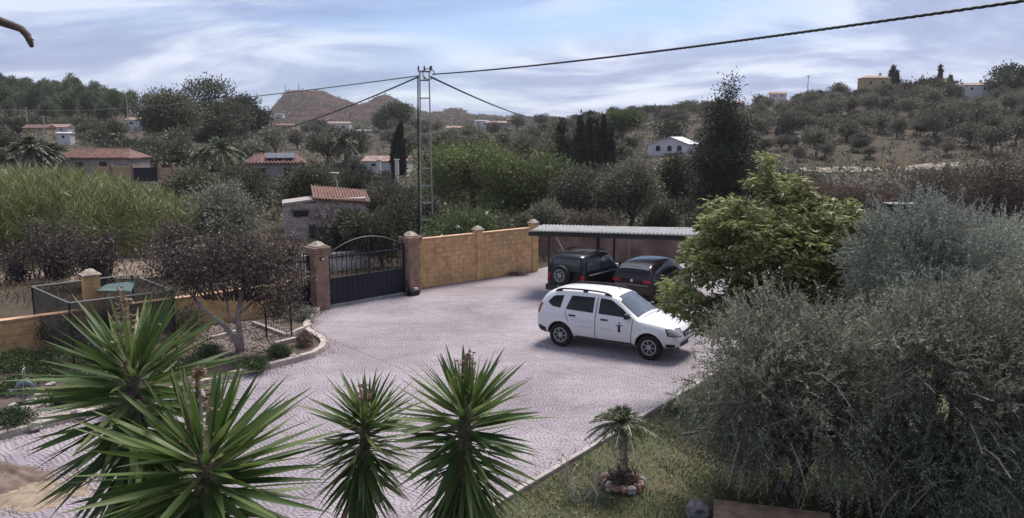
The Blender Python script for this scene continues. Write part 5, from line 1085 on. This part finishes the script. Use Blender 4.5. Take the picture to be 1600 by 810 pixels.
for i, (u, Y, vt, w, lm, k, lb) in enumerate(((300, 62, 255, 110, L_dark, 'bush', 'dark spreading tree above the rounded olive'), (375, 66, 252, 95, L_dark, 'bush', 'dark tree between the red-roofed houses'), (478, 58, 252, 85, L_dark, 'round', 'dark dense tree directly behind the ruin'), (905, 62, 262, 90, L_olive_far, 'round', 'grey green tree right of the big bushy tree'), (990, 60, 252, 115, L_olive_far, 'round', 'broad grey green tree left of the tall conifer'), (1050, 84, 236, 70, L_dark, 'bush', 'dark bush below the white barn'), (955, 78, 268, 70, L_bramble, 'bush', 'brownish bush between the grey green trees'), (610, 70, 283, 80, L_olive_far, 'bush', 'grey bush left of the mast'), (640, 50, 300, 60, L_dark, 'bush', 'dark bush touching the left of the mast'), (565, 80, 262, 75, L_dark, 'bush', 'dark bush behind the tall chimney'), (1195, 85, 262, 110, L_dark, 'bush', 'dark bush right of the tall conifer'), (1290, 75, 285, 130, L_bramble, 'bush', 'brownish scrub tree at the foot of the right field'), (1400, 70, 292, 120, L_bramble, 'bush', 'brown scrub bush below the ochre posts'), (1480, 62, 270, 120, L_bramble, 'round', 'brown thinning tree at the right below the field'), (1575, 42, 236, 170, L_bramble, 'round', 'tall dark brown tree at the right edge'), (860, 56, 312, 70, L_olive_far, 'bush', 'low grey bush above the carport roof'), (930, 50, 322, 80, L_bramble, 'bush', 'brown bush behind the carport'), (1040, 48, 312, 80, L_dark, 'bush', 'dark bush behind the right of the carport'))):
    mk_tree('garden_tree' if k == 'round' else 'large_bush', lb, 'tree' if k == 'round' else 'bush', u, Y, vt, w, lm, k, 230 + i, bk=bark_dark)
mk_tree('tall_conifer', 'tall dark ragged conifer standing before the right hill', 'conifer', 1132, 74, 124, 112, L_cyp, 'conifer', 250, bk=bark_dark, n=2800)
for i, (u, vt, w, lb) in enumerate(((880, 190, 34, 'broad dark cypress left of the cypress row'), (907, 180, 17, 'first slim cypress of the row from the left'), (920, 178, 15, 'second slim cypress of the row from the left'), (932, 182, 15, 'third slim cypress of the row from the left'), (943, 181, 16, 'fourth slim cypress of the row from the left'), (953, 196, 15, 'lowest slim cypress at the right end of the row'))):
    mk_tree('cypress', lb, 'cypress', u, 110 + i, vt, w * 1.25, L_cyp, 'cypress', 260 + i, n=420, group='cypress row in the middle distance')
mk_tree('cypress', 'lone dark cypress left of the mast', 'cypress', 625, 120, 190, 18, L_cyp, 'cypress', 270, n=420)
mk_tree('cypress', 'shorter cypress leaning on the lone dark cypress', 'cypress', 617, 121, 212, 14, L_cyp, 'cypress', 271, n=300)
mk_tree('cypress', 'taller of two cypresses beside the hilltop house', 'cypress', 1387, 246, 104, 9, L_cyp, 'cypress', 272, n=260); mk_tree('cypress', 'shorter of two cypresses beside the hilltop house', 'cypress', 1394, 246, 112, 8, L_cyp, 'cypress', 273, n=240)
mk_tree('cypress', 'thin ragged cypress on the right hilltop', 'cypress', 1461, 246, 103, 6, L_cyp, 'cypress', 274, n=120); mk_tree('cypress', 'small cypress left of the white hilltop house', 'cypress', 1477, 246, 118, 6, L_cyp, 'cypress', 275, n=160)
mk_tree('umbrella_pine', 'umbrella pine right of the cypress row', 'pine', 972, 165, 176, 62, L_pine, 'umbrella', 280); mk_tree('umbrella_pine', 'broad umbrella pine under the second red hill', 'pine', 616, 320, 164, 52, L_pine, 'round', 281)
mk_tree('umbrella_pine', 'big dark pine at the right end of the hilltop', 'pine', 1572, 236, 104, 62, L_pine, 'open', 282, n=700); mk_tree('umbrella_pine', 'low dark pine left of the big hilltop pine', 'pine', 1440, 240, 128, 70, L_dark, 'bush', 283)
mk_tree('eucalyptus', 'big dark eucalyptus left of the red hill', 'eucalyptus', 268, 165, 140, 84, L_dark, 'round', 290); mk_tree('eucalyptus', 'tall open-crowned eucalyptus on the left skyline', 'eucalyptus', 330, 200, 122, 84, L_dark, 'open', 291, n=420)
mk_tree('eucalyptus', 'eucalyptus at the right end of the left skyline', 'eucalyptus', 385, 205, 148, 74, L_dark, 'round', 292); mk_tree('eucalyptus', 'small tree right of the skyline eucalyptus', 'eucalyptus', 352, 190, 160, 70, L_dark, 'round', 293)
mk_tree('roundtop_tree', 'dark round tree above the olive slope at the right', 'tree', 1540, 175, 205, 62, L_dark, 'bush', 294); mk_tree('roundtop_tree', 'dark round tree below the sandy hilltop house', 'tree', 1366, 225, 146, 40, L_dark, 'bush', 295)
# palms
def palm_meshes(R, h, r, nf, fl, lm, lw=.035, nl=26):
    mb = MB(); mb.tube([(0, 0, -.2), (R.normal(0, r * .3), 0, h * .5), (0, 0, h)], [r * 1.15, r, r * .9], 9); tr = mb
    P, D, L = [], [], []
    rach = MB()
    for i in range(nf):
        az = R.uniform(0, 6.28); el = math.radians(R.uniform(-25, 85)); d = Vector((math.cos(az) * math.cos(el), math.sin(az) * math.cos(el), math.sin(el))); ln = fl * R.uniform(.8, 1.1); pts = []
        for k in range(nl):
            t = k / (nl - 1); p = Vector((0, 0, h)) + d * ln * t - Vector((0, 0, 1)) * ln * .55 * t * t; pts.append(p)
        rach.tube(pts[::5] + [pts[-1]], [fl * .012] * (len(pts[::5])) + [.002], 3, False)
        for k in range(2, nl - 1):
            tg = (pts[k + 1] - pts[k]).normalized(); sd = tg.cross(Vector((0, 0, 1))).normalized(); f = math.sin(math.pi * (.12 + .85 * k / nl))
            for s in (-1, 1): P.append(pts[k]); D.append(tg * .7 + sd * s * .8 + Vector((0, 0, -.15 + R.normal(0, .12)))); L.append(fl * .26 * f)
    V, F = leaves(np.array(P), np.array(D), np.array(L), lw, .1, R)
    return tr.mesh('trunk', bark_pale if r < .12 else bark, True), npmesh('fronds', V, F, lm), rach.mesh('frond_stems', twig_pale)
def palm(label, loc, h, r, nf, fl, seed, lm=L_palm, lw=.035):
    a, b, c = palm_meshes(np.random.default_rng(seed), h, r, nf, fl, lm, lw); t = thing('palm_tree', label, 'palm', loc); link('trunk', a, t); link('fronds', b, t); link('frond_stems', c, t); occupied.append((loc[0], loc[1])); return t
for i, (u, Y, vt, fl, lb) in enumerate(((540, 108, 208, 2.6, 'palm with hanging fronds in front of the white farmhouse'), (342, 92, 212, 3.0, 'broad palm above the dark spreading tree'), (45, 82, 212, 2.6, 'palm at the far left above the reeds'), (78, 84, 222, 2.2, 'smaller palm right of the far left palm'), (180, 140, 206, 2.6, 'low round palm above the red-roofed house'), (15, 86, 222, 2.4, 'palm nearest the left edge'), (318, 96, 228, 2.2, 'smaller palm left of the broad palm'))):
    g = onland(u, Y); palm(lb, g, max(1.5, at(u, vt, Y).z - g.z - fl * .55), .28, 46, fl, 300 + i, lw=.10)
# small palm on the lawn inside a ring of stones
pb_ = G(972, 762); palm('small palm with arching fronds on the lawn', (pb_.x, pb_.y, 0.03), 1.08, .06, 44, .66, 320, lw=.018)
R = np.random.default_rng(321); mb = MB()
for k in range(60):
    q = R.uniform(0, 6.28); z = R.uniform(.1, 1.02); mb.tube([(.05 * math.cos(q), .05 * math.sin(q), z), (.10 * math.cos(q), .10 * math.sin(q), z + .06)], [.016, .007], 4)
mb.build('leaf_stubs', bark, [o for o in COL.objects if o.get('label') == 'small palm with arching fronds on the lawn'][0])['kind'] = 'stuff'
m_pot = mat('terracotta_stone', (0.22, 0.13, 0.10), .9, vary=.4, nscale=7, bump=.7, bscale=20)
ring = thing('stone_ring', 'ring of rough stones around the foot of the small palm', 'stone ring', (pb_.x, pb_.y, .03))
for k in range(15):
    q = 2 * math.pi * k / 15; rock((.32 * math.cos(q), .32 * math.sin(q), .07), .085, '', m_pot if k % 3 else m_rock, None, .9, ring, 'stone')
R = np.random.default_rng(5); V, F = crown(R, [(0, 0, .16, .26, .26, .10)], 90, 8, .05, .07, .03, .3, .4); link('weeds', npmesh('weeds', V, F, L_bramble), ring)
# ------------------------------------------------------------------ yuccas
L_yucca = bpy.data.materials.new('yucca_leaf'); L_yucca.use_nodes = True; t = L_yucca.node_tree; b = t.nodes['Principled BSDF']; b.inputs['Roughness'].default_value = .5; b.inputs['Specular IOR Level'].default_value = .3
oi = N(t, 'ShaderNodeObjectInfo').outputs['Random']; sx = N(t, 'ShaderNodeSeparateXYZ'); t.links.new(N(t, 'ShaderNodeTexCoord').outputs['Object'], sx.inputs[0])
c = ramp(t, oi, [(0, (.042, .076, .022)), (.5, (.074, .122, .032)), (.85, (.12, .17, .048)), (1, (.18, .21, .08))]); c = mixc(t, ramp(t, sx.outputs['X'], [(.0, (1, 1, 1)), (.16, (0, 0, 0))]), c, (.30, .30, .17))
c = mixc(t, ramp(t, sx.outputs['X'], [(.90, (0, 0, 0)), (.97, (1, 1, 1))]), c, (.16, .10, .05))
c = mixc(t, .35, c, ramp(t, noise(t, mapping(t, N(t, 'ShaderNodeTexCoord').outputs['Object'], sc=(2, 60, 60)), 2, 3), [(.3, (.7, .7, .7)), (.7, (1.3, 1.3, 1.3))]), 'MULTIPLY')
t.links.new(c, b.inputs[0]); tr = N(t, 'ShaderNodeBsdfTranslucent'); t.links.new(c, tr.inputs[0]); mx = N(t, 'ShaderNodeMixShader'); mx.inputs[0].default_value = .3
t.links.new(b.outputs[0], mx.inputs[1]); t.links.new(tr.outputs[0], mx.inputs[2]); t.links.new(mx.outputs[0], t.nodes['Material Output'].inputs[0])
def yleaf(bend, wd, name='leaf', m=L_yucca):
    n = 7; V = []
    for i in range(n):
        f = i / (n - 1); w = wd * (0.5 + 1.4 * f if f < .36 else (1 - ((f - .36) / .64) ** 1.5) * .97 + .03) * .5; z = -bend * f * f; zz_ = .28 * w
        V += [(f, -w, z + zz_), (f, 0, z - zz_ * .6), (f, w, z + zz_)]
    F = [(i * 3 + j, (i + 1) * 3 + j, (i + 1) * 3 + j + 1, i * 3 + j + 1) for i in range(n - 1) for j in range(2)]
    return npmesh(name, np.array(V), np.array(F), m, False)
YL = [yleaf(b, w) for b in (.0, .05, .14, .30) for w in (.07, .092)]
m_dryleaf = mat('dry_yucca_leaf', (.24, .17, .10), .8, vary=.3, nscale=6); YD = yleaf(.25, .06, 'leaf', m_dryleaf)
def yucca(label, head, base, leafy, ll, n, seed, spike=None, up=84, low=-62, m=.09, lean=(0, 0)):
    R = np.random.default_rng(seed); base = Vector(base); t = thing('yucca', label, 'yucca', base); hd = Vector(head) - base
    mid_ = Vector((hd.x * .3, hd.y * .3, hd.z * .5)); MB().tube([(0, 0, -.1), mid_, Vector((hd.x * .8, hd.y * .8, hd.z * .8)), hd], [m * 1.3, m, m * .95, m * .5], 9).build('trunk', bark, t, smooth=True)
    ax_ = (hd - mid_).normalized()
    for i in range(n):
        f = (i + R.random()) / n                     # 0 at the heart, 1 at the lowest skirt
        az = i * 2.39996 + R.normal(0, .18); el = math.radians(up + (low - 12 - up) * f ** .60 + R.normal(0, 9)); p = hd - ax_ * leafy * f ** 1.15 + Vector((math.cos(az), math.sin(az), 0)) * m * .7
        k = min(7, 2 * int(np.clip(abs(R.normal(0, 1.0)) + (f > .4) * .6, 0, 3)) + int(R.random() < .5)); o = link('leaf', YL[k] if not (f > .86 and R.random() < .55) else YD, t, p)
        s = ll * R.uniform(.82, 1.12) * (.75 + .5 * min(1, f * 4) if f < .25 else 1.05); o.rotation_euler = (R.normal(0, .4), -el, az); o.scale = (s, s, s)
    if spike:
        mb = MB(); L0 = hd + Vector((0, 0, .05)); tip = L0 + Vector(spike); mb.tube([L0, L0.lerp(tip, .5), tip], [.014, .011, .004], 5); st_ = mb.build('flower_stalk', twig_pale, t)
        k = 190; f = R.uniform(.15, 1, k) ** 1.2; P = np.array(L0)[None] + np.array(spike)[None] * f[:, None] + R.normal(size=(k, 3)) * (.085 * (1.12 - f))[:, None]; V, F = leaves(P, R.normal(size=(k, 3)) + np.array([0, 0, -.3]), .05, .022, .2, R); q = link('dead_flowers', npmesh('dead_flowers', V, F, L_dead), st_); q['kind'] = 'stuff'
    return t
def ybase(u, Y, dx=0): return (ux(u, Y) + dx, Y, .03)
h1 = at(727, 628, 7.0); yucca('larger of the two middle yuccas, with a dry flower spike on top', h1, (h1.x - .06, 7.05, .03), 1.15, .67, 295, 401, spike=(.03, .02, .42))
h2 = at(572, 645, 7.7); yucca('smaller yucca left of the larger middle yucca', h2, (h2.x - .22, 7.7, .03), .95, .56, 285, 402, spike=(-.02, 0, .25), m=.075)
h3 = at(205, 562, 5.9); yucca('tall upper yucca at the left, behind the front one', h3, (h3.x + .02, 6.0, .03), 1.25, .76, 290, 403, spike=(-.05, 0, .52), up=74)
h4 = at(318, 702, 5.2); yucca('front left yucca with the longest leaves, lowest in the picture', h4, (h4.x + .02, 5.2, .03), .9, .78, 285, 404, spike=(-.02, .05, .55), up=80)
# ------------------------------------------------------------------ lawn bits
pt_ = G(905, 790); sp = thing('dead_sapling', 'bare dead sapling stalks in the lawn left of the small palm', 'sapling', (pt_.x, pt_.y, .03)); R = np.random.default_rng(9); mb = MB()
for k in range(9):
    a = Vector((R.normal(0, .12), R.normal(0, .1), 0)); b = a + Vector((R.normal(0, .16), R.normal(0, .1), R.uniform(.4, .95))); pts = limb(mb, R, a, b, .011, .004, 5, .04, 4)
    for j in range(3): q = Vector(pts[R.integers(2, 5)]); limb(mb, R, q, q + Vector((R.normal(0, .12), R.normal(0, .1), R.uniform(.05, .22))), .006, .002, 3, .05, 3)
mb.build('stalks', twig_pale, sp); k = 70; P = np.stack([R.normal(0, .18, k), R.normal(0, .12, k), R.uniform(.15, .95, k)], 1); V, F = leaves(P, R.normal(size=(k, 3)), .05, .025, .2, R); link('dry_leaves', npmesh('dry_leaves', V, F, L_dead), sp)
a, b = G(1066, 683), G(1104, 678); o = MB().tube([(0, 0, .05), ((b - a).x * .5, (b - a).y * .5, .06), ((b - a).x, (b - a).y, .055)], [.02, .025, .018], 6).build('pale_stick', twig_pale, None, (a.x, a.y, .01)); tag(o, 'pale stick lying on the grass beneath the olive', 'stick')
m_wood = mat('weathered_timber', (.22, .145, .10), .85, vary=.35, nscale=5, bump=.6, bscale=30)
a, b = G(1125, 806), G(1275, 825); lgd = (b - a).normalized(); tb_ = thing('timber_stack', 'brown timber boards lying below the olive at the bottom edge', 'timber', (a.x, a.y, .03), math.atan2(lgd.y, lgd.x))
for k in range(5): MB().box((.75, -.1 - k * .165, .14), (1.7, .155, .22)).build('board', m_wood, tb_, bevel=.01)
rp = G(1092, 806); rock((rp.x, rp.y, .12), .22, 'pale rough stone left of the timber at the bottom edge', mat('grey_stone', (.17, .155, .145), .9, vary=.4, nscale=9, bump=.9, bscale=14), None)
a = G(1548, 812); pv = thing('brick_edging', 'pinkish paving slabs at the bottom right corner', 'paving', (a.x, a.y, .035), 0.2)
for i in range(4):
    for j in range(4): MB().box((i * .42, j * .42 - .5, .02), (.405, .405, .05)).build('slab', mat('pink_slab', (.30, .21, .19), .9, vary=.3, nscale=4), pv, bevel=.008)
wf0, wf1 = G(1545, 806), G(1640, 790); wf = thing('low_wire_fence', 'low dark wire fence standing at the bottom right', 'fence', (wf0.x, wf0.y, .03), math.atan2((wf1 - wf0).y, (wf1 - wf0).x)); L_ = (wf1 - wf0).length
for i in range(9): MB().tube([(i * L_ / 8, 0, 0), (i * L_ / 8, 0, .55)], .006, 4).build('wire', m_black, wf)
for z in (.1, .3, .5): MB().tube([(0, 0, z), (L_, 0, z)], .006, 4).build('wire', m_black, wf)
# ------------------------------------------------------------------ bed plants
R = np.random.default_rng(50)
for i, (u, v, r, h, lb) in enumerate(((15, 665, .55, .38, 'dark ground cover clump nearest the left kerb'), (25, 612, .5, .34, 'dark ground cover behind the hose reel at the left'), (85, 590, .65, .36, 'ground cover right of the hose reel'), (110, 632, .55, .36, 'ground cover along the gravel path'), (60, 578, .8, .40, 'ground cover strip below the low wall'), (10, 575, .7, .40, 'ground cover under the low wall at the left edge'), (165, 600, .6, .4, 'ground cover under the upper yucca'), (185, 640, .5, .3, 'ground cover behind the kerb under the yucca'), (150, 565, .8, .5, 'bushy ground cover in front of the pen'), (250, 585, .8, .45, 'ground cover between pen and kerb'), (395, 578, .45, .35, 'low plants at the kerb by the plum tree'), (440, 556, .4, .28, 'low plants inside the curved kerb'), (478, 540, .35, .4, 'wiry shrub at the kerb tip'), (475, 500, .42, .5, 'yellowish shrub at the gate pillar'), (425, 490, .5, .8, 'dark shrub against the wire fence'), (330, 560, .5, .4, 'low plants left of the plum tree'), (95, 545, .6, 1.1, 'tall dark shrub hiding the low wall left of the pillar'), (170, 540, .7, 1.15, 'tall dark shrub in front of the lone pillar'), (235, 533, .65, 1.15, 'dark shrub right of the pen'), (295, 528, .6, 1.05, 'dark shrub between pen and plum tree'))):
    p = G(u, v, .07); n_ = int(260 * r / .5); V, F = crown(R, [(R.normal(0, r * .4), R.normal(0, r * .4), h * .45, r * .5, r * .5, h * .4) for _ in range(7)], n_, 8, .05, .065, .03, .4, .4)
    t = thing('ground_cover', lb, 'plant', (p.x, p.y, .07)); link('foliage', npmesh('foliage', V, F, L_ground if i not in (12, 13, 16, 17, 18, 19) else L_dark if i > 15 else L_bramble if i == 12 else L_olive), t); mb = MB()
    for k in range(8): mb.tube([(R.normal(0, r * .3), R.normal(0, r * .3), 0), (R.normal(0, r * .4), R.normal(0, r * .4), h * .6)], [.01, .004], 4)
    mb.build('stems', bark_dark, t)
# ------------------------------------------------------------------ reeds and brambles beyond the wall
R = np.random.default_rng(60); P, D, L, cn_ = [], [], [], MB()
k = 0
while k < 1500:
    u = R.uniform(-90, 292); Y = R.uniform(38, 53)
    if u > 215 and R.random() < .5: continue
    vt = 266 + max(0, (u - 120)) * .27 + R.uniform(0, 36) ; x = ux(u, Y); z0 = tz(x, Y); h = min(5.6, max(2.2, at(u, vt, Y).z - z0)); ln = R.normal(0, .10, 2) * h
    b = np.array([x, Y, z0]); tp_ = b + np.array([ln[0], ln[1], h]); k += 1
    if k % 3 == 0: cn_.tube([b, (b + tp_) / 2 + np.array([0, 0, .1]), tp_], [.018, .015, .006], 3, False)
    for j in range(22):
        f = R.uniform(.28, 1.0); az = R.uniform(0, 6.28); P.append(b + (tp_ - b) * f); D.append((math.cos(az), math.sin(az), R.uniform(.1, 2.2) if f > .5 else R.uniform(-.7, .9))); L.append(R.uniform(.5, .95))
V, F = leaves(np.array(P), np.array(D), np.array(L), .05, .15, R); rd = empty('reed_stand'); rd['kind'] = 'stuff'; tag(rd, 'tall green reed thicket beyond the low wall on the left', 'reeds')
q = link('blades', npmesh('blades', V, F, L_reed), rd); q['kind'] = 'stuff'; q = cn_.build('canes', L_reed, rd); q['kind'] = 'stuff'
def bramble(label, u, Y, vt, wpx, seed, nb=70, leaf=500):
    R = np.random.default_rng(seed); g = onland(u, Y); H_ = at(u, vt, Y).z - g.z; r = wpx / 2 / FPX * Y; t = thing('bare_shrub', label, 'shrub', g); mb = MB(); tips = []
    for i in range(nb):
        a = Vector((R.normal(0, r * .25), R.normal(0, r * .25), 0)); az = R.uniform(0, 6.28); b = Vector((math.cos(az) * r * R.uniform(.2, 1), math.sin(az) * r * R.uniform(.2, 1), H_ * R.uniform(.4, 1))); pts = limb(mb, R, a, b, .035, .006, 5, .06, 4)
        for j in range(5):
            q = pts[R.integers(2, 6)]; e = q + Vector(R.normal(0, r * .16, 3)); limb(mb, R, q, e, .012, .004, 2, .05, 3); tips.append(e)
    mb.build('branches', bark_dark, t); tips = np.array(tips); P = np.repeat(tips, leaf // 100 + 1, 0) + R.normal(size=(len(tips) * (leaf // 100 + 1), 3)) * .16; V, F = leaves(P, R.normal(size=P.shape), .15, .07, .2, R); link('foliage', npmesh('foliage', V, F, L_bramble), t)
    occupied.append((g.x, g.y)); return t
bramble('bare brown bramble in front of the reeds at the left', 70, 33, 335, 110, 61, leaf=200); bramble('dark twiggy bramble behind the lone pillar', 135, 31, 362, 90, 62, leaf=300); bramble('bare bramble at the left edge below the reeds', 5, 32, 385, 70, 63, 40, 200)
bramble('dark brown shrub between reeds and rounded olive', 262, 33, 350, 80, 64, leaf=400); bramble('twiggy shrub below the rounded olive', 335, 34, 372, 110, 65, leaf=500); bramble('bare shrub before the stone hut', 505, 42, 318, 60, 66, 45, 200); bramble('dark shrub left of the gate', 420, 34, 378, 90, 67, leaf=900)
# dirt track beyond the low wall, straw mound
m_dirt = mat('dirt_track', (.19, .145, .115), .95, vary=.3, nscale=1.2, bump=.6, bscale=8)
dt = [G(u, v, -.13) for u, v in ((-120, 450), (-120, 425), (60, 420), (190, 405), (330, 410), (300, 432), (120, 440))]; o = MB().prism([(p.x, p.y) for p in dt], -.14, -.11).build('dirt_track', m_dirt); o['kind'] = 'structure'
def scatter_leaves(name, label, cat, n, gen, L0, L1, w, m, upz=.8):
    P = gen(n); n = len(P); D = R.normal(size=(n, 3)) * .5; D[:, 2] = upz; V, F = leaves(P, D, R.uniform(L0, L1, n), w, .15, R); o = link(name, npmesh(name, V, F, m)); o['kind'] = 'stuff'; tag(o, label, cat); return o
def field(u0, u1, y0, y1):
    def g(n):
        Y = R.uniform(y0, y1, n); x = ux(R.uniform(u0, u1, n), Y); z = ter(x, Y); return np.stack([x, Y, z], 1)
    return g
def off_site(g):
    def f(n):
        P = g(n); sd = (P[:, 0] - wl.x) * e2.x + (P[:, 1] - wl.y) * e2.y; return P[~inpoly(P[:, 0], P[:, 1], patio_poly) & ~inpoly(P[:, 0], P[:, 1], bp) & (sd > .4)]
    return f
scatter_leaves('dry_grass', 'dry straw coloured grass beyond the boundary walls', 'grass', 42000, off_site(field(-60, 1500, 27, 70)), .2, .55, .035, L_dry)
# ------------------------------------------------------------------ hillside groves
guard = [(h[0], h[1], h[2], h[3] * .5 / h[2] * FPX) for h in far] + [(1043, 238, 150, 34), (625, 250, 120, 8), (165, 262, 92, 55), (432, 270, 80, 40), (1410, 262, 122, 6)]
def grove(name, label, cat, group, shp, u0, u1, y0, y1, step, smin, smax, limit, skip=.0, maxskyl=None, parts=('trunk', 'crown'), minc=4.0):
    out = []; Y = y0
    while Y < y1:
        x = ux(u0, Y) + R.uniform(0, step)
        while x < ux(u1, Y):
            xx, yy = x + R.normal(0, step * .18), Y + R.normal(0, step * .18); x += step * (1 + .25 * R.random())
            if R.random() < skip or not clear_of(xx, yy, minc): continue
            ut = 800 + FPX * 1.0123 * xx / yy; vt_ = 215 - (tz(xx, yy) + 4.2 - CH) / yy * FPX; hw_ = 2.6 / yy * FPX
            if any(yy < PY - 3 and abs(ut - pu) < pw_ + hw_ and vt_ < pv__ - 1 for pu, pv__, PY, pw_ in guard): continue
            out.append((xx, yy))
        Y += step * (.85 + .3 * R.random())
    if len(out) > limit: out = [out[i] for i in R.choice(len(out), limit, replace=False)]
    for xx, yy in out:
        tr, cr = shp[R.integers(len(shp))]; s = R.uniform(smin, smax); plant(name, label(800 + FPX * 1.0123 * xx / yy, yy, s, smin, smax), cat, (xx, yy, tz(xx, yy) - .1), tr, cr, group, R.uniform(0, 6.28), (s, s, s * R.uniform(.85, 1.15)), parts)
    return out
def describe(what, cols, bands):
    def f(u, Y, s, lo, hi):
        c = next((n for lim, n in cols if u < lim), cols[-1][1]); bd = next((n for lim, n in bands if Y < lim), bands[-1][1]); q = (s - lo) / (hi - lo)
        return '%s %s %s, %s' % ('small' if q < .34 else 'middling' if q < .67 else 'large', what, bd, c)
    return f
RC = [(1200, 'just right of the tall conifer'), (1262, 'left of the ridge pole'), (1320, 'right of the ridge pole'), (1372, 'below the sandy hilltop house'), (1430, 'below the hilltop cypress pair'), (1490, 'left below the white hilltop house'), (1550, 'below the white hilltop house'), (9999, 'by the right picture edge')]
LC = [(40, 'by the left picture edge'), (100, 'above the yellowish house'), (150, 'above the low palm'), (205, 'left of the tall thin pole'), (270, 'under the big dark eucalyptus'), (330, 'under the open eucalyptus'), (9999, 'right of the skyline eucalyptus')]
CC = [(470, 'under the red hill'), (530, 'left of the white farmhouse'), (590, 'right of the white farmhouse'), (650, 'near the lone cypress'), (720, 'right of the mast'), (800, 'behind the big bushy tree'), (9999, 'left of the cypress row')]
MC = [(900, 'left of the cypress row'), (960, 'behind the cypress row'), (1010, 'by the umbrella pine'), (1075, 'near the white barn'), (9999, 'by the tall conifer')]
grove('olive_tree', describe('hillside olive', RC, [(148, 'in the lowest row'), (165, 'in the second row'), (190, 'at mid slope'), (215, 'in the upper rows'), (999, 'under the hilltop')]), 'olive tree', 'olive grove on the right hillside', OL, 1120, 1625, 134, 240, 6.2, .65, 1.55, 225, .06)
grove('olive_tree', describe('valley grove olive', CC, [(180, 'in the near rows'), (240, 'in the middle rows'), (999, 'in the far rows')]), 'olive tree', 'olive grove below the red hills', OL, 395, 880, 135, 330, 13.0, 1.2, 1.8, 85, .05)
grove('pine_tree', describe('pine', LC, [(270, 'low on the left hill'), (320, 'below the middle of the left hill'), (370, 'above the middle of the left hill'), (999, 'on the left hill crest')]), 'pine', 'pine wood on the left hill', PI_, -30, 214, 225, 425, 9.0, .8, 1.25, 280, .03)
grove('ridge_tree', describe('dark tree', MC, [(360, 'below the middle ridge'), (999, 'on the middle ridge')]), 'tree', 'trees along the middle ridge', BU, 850, 1130, 330, 430, 14, 1.6, 3.2, 80, .1, parts=('trunk', 'foliage'))
grove('ridge_tree', describe('dark bushy tree', RC, [(999, 'on the right hilltop')]), 'tree', 'trees along the right hilltop', BU, 1130, 1625, 238, 262, 6.5, 1.3, 2.4, 70, .1, parts=('trunk', 'foliage'))
grove('slope_bush', describe('dark bush', LC, [(135, 'low on the left slope'), (180, 'halfway up the left slope'), (999, 'high on the left slope')]), 'bush', 'bushes on the left slope', BU, -30, 400, 100, 230, 10, 1.3, 2.6, 110, .1, parts=('trunk', 'foliage'))
grove('slope_bush', describe('bush', MC, [(150, 'at the slope foot'), (220, 'at mid slope'), (999, 'high on the slope')]), 'bush', 'bushes on the slope behind the cypresses', BU, 860, 1130, 100, 330, 11, 1.4, 2.8, 100, .1, parts=('trunk', 'foliage'))
grove('valley_bush', describe('valley bush', CC[:-1] + MC, [(80, 'near the walls'), (105, 'in the middle of the valley'), (999, 'at the far valley side')]), 'bush', 'valley bushes', BU, 330, 1130, 62, 128, 7.5, 1.0, 1.9, 150, .12, parts=('trunk', 'foliage'), minc=4.5)
# low scrub over the far slopes (too many and too small to count)
def scrub_pts(n):
    out = []
    for (u0, u1, y0, y1, m) in ((380, 880, 330, 900, 5200), (850, 1640, 100, 420, 6500), (-40, 420, 100, 600, 3000), (360, 1130, 62, 330, 4200)):
        Y = np.exp(R.uniform(math.log(y0), math.log(y1), m)); x = ux(R.uniform(u0, u1, m), Y); s = R.uniform(.35, 1.2, m) * np.clip(Y / 300, .6, 1.6); k = 9
        C = np.repeat(np.stack([x, Y, ter(x, Y) + s * .3], 1), k, 0); s = np.repeat(s, k)[:, None]; out.append((C + R.normal(size=C.shape) * s * np.array([.55, .55, .3]), s[:, 0]))
    return np.concatenate([o[0] for o in out]), np.concatenate([o[1] for o in out])
P, s = scrub_pts(0); D = R.normal(size=P.shape); D[:, 2] = np.abs(D[:, 2]); V, F = leaves(P, D, s * .9, s * .55, .2, R); o = link('scrub', npmesh('scrub', V, F, L_olive_far)); o['kind'] = 'stuff'; tag(o, 'low scrub dotted over the far slopes', 'scrub')

# leaves blown against the kerbs and the wall foot
P = []
for a, b, m in [(lk[i], lk[i + 1], 34) for i in range(2, len(lk) - 1)] + [(k0 - kd * 2, k1, 240), (wl, wr, 160), (gl, gr, 60)]:
    nn = Vector((-(b - a).y, (b - a).x, 0)).normalized(); f = R.random(m); o_ = np.abs(R.normal(0, .16, m)) + .02
    sgn = -1 if (a - b).length > 5.5 and a is wl or b is gr else (1 if b is k1 else -1)
    P.append(np.array([a.lerp(b, t) + nn * sgn * q for t, q in zip(f, o_)]))
P = np.concatenate(P); P[:, 2] = .02; D = R.normal(size=P.shape); D[:, 2] *= .15; V, F = leaves(P, D, R.uniform(.03, .07, len(P)), .025, .3, R); o = link('blown_leaves', npmesh('blown_leaves', V, F, L_dead)); o['kind'] = 'stuff'; tag(o, 'small dry leaves blown along the kerbs and wall foot', 'leaf litter')

# ------------------------------------------------------------------ haze: one even, thin body of air round the whole place
hz = MB().box((0, 300, 95), (4200, 3200, 212)).build('haze', bpy.data.materials.new('haze_air')); hz['kind'] = 'stuff'; tag(hz, 'thin bluish haze over the valley', 'haze')
hm = hz.data.materials[0]; hm.use_nodes = True; t = hm.node_tree; t.nodes.clear()
pv_ = N(t, 'ShaderNodeVolumePrincipled'); pv_.inputs['Color'].default_value = (.93, .90, 1.0, 1); pv_.inputs['Density'].default_value = 0.00013; pv_.inputs['Anisotropy'].default_value = 0.2
ho = N(t, 'ShaderNodeOutputMaterial'); t.links.new(pv_.outputs[0], ho.inputs['Volume'])
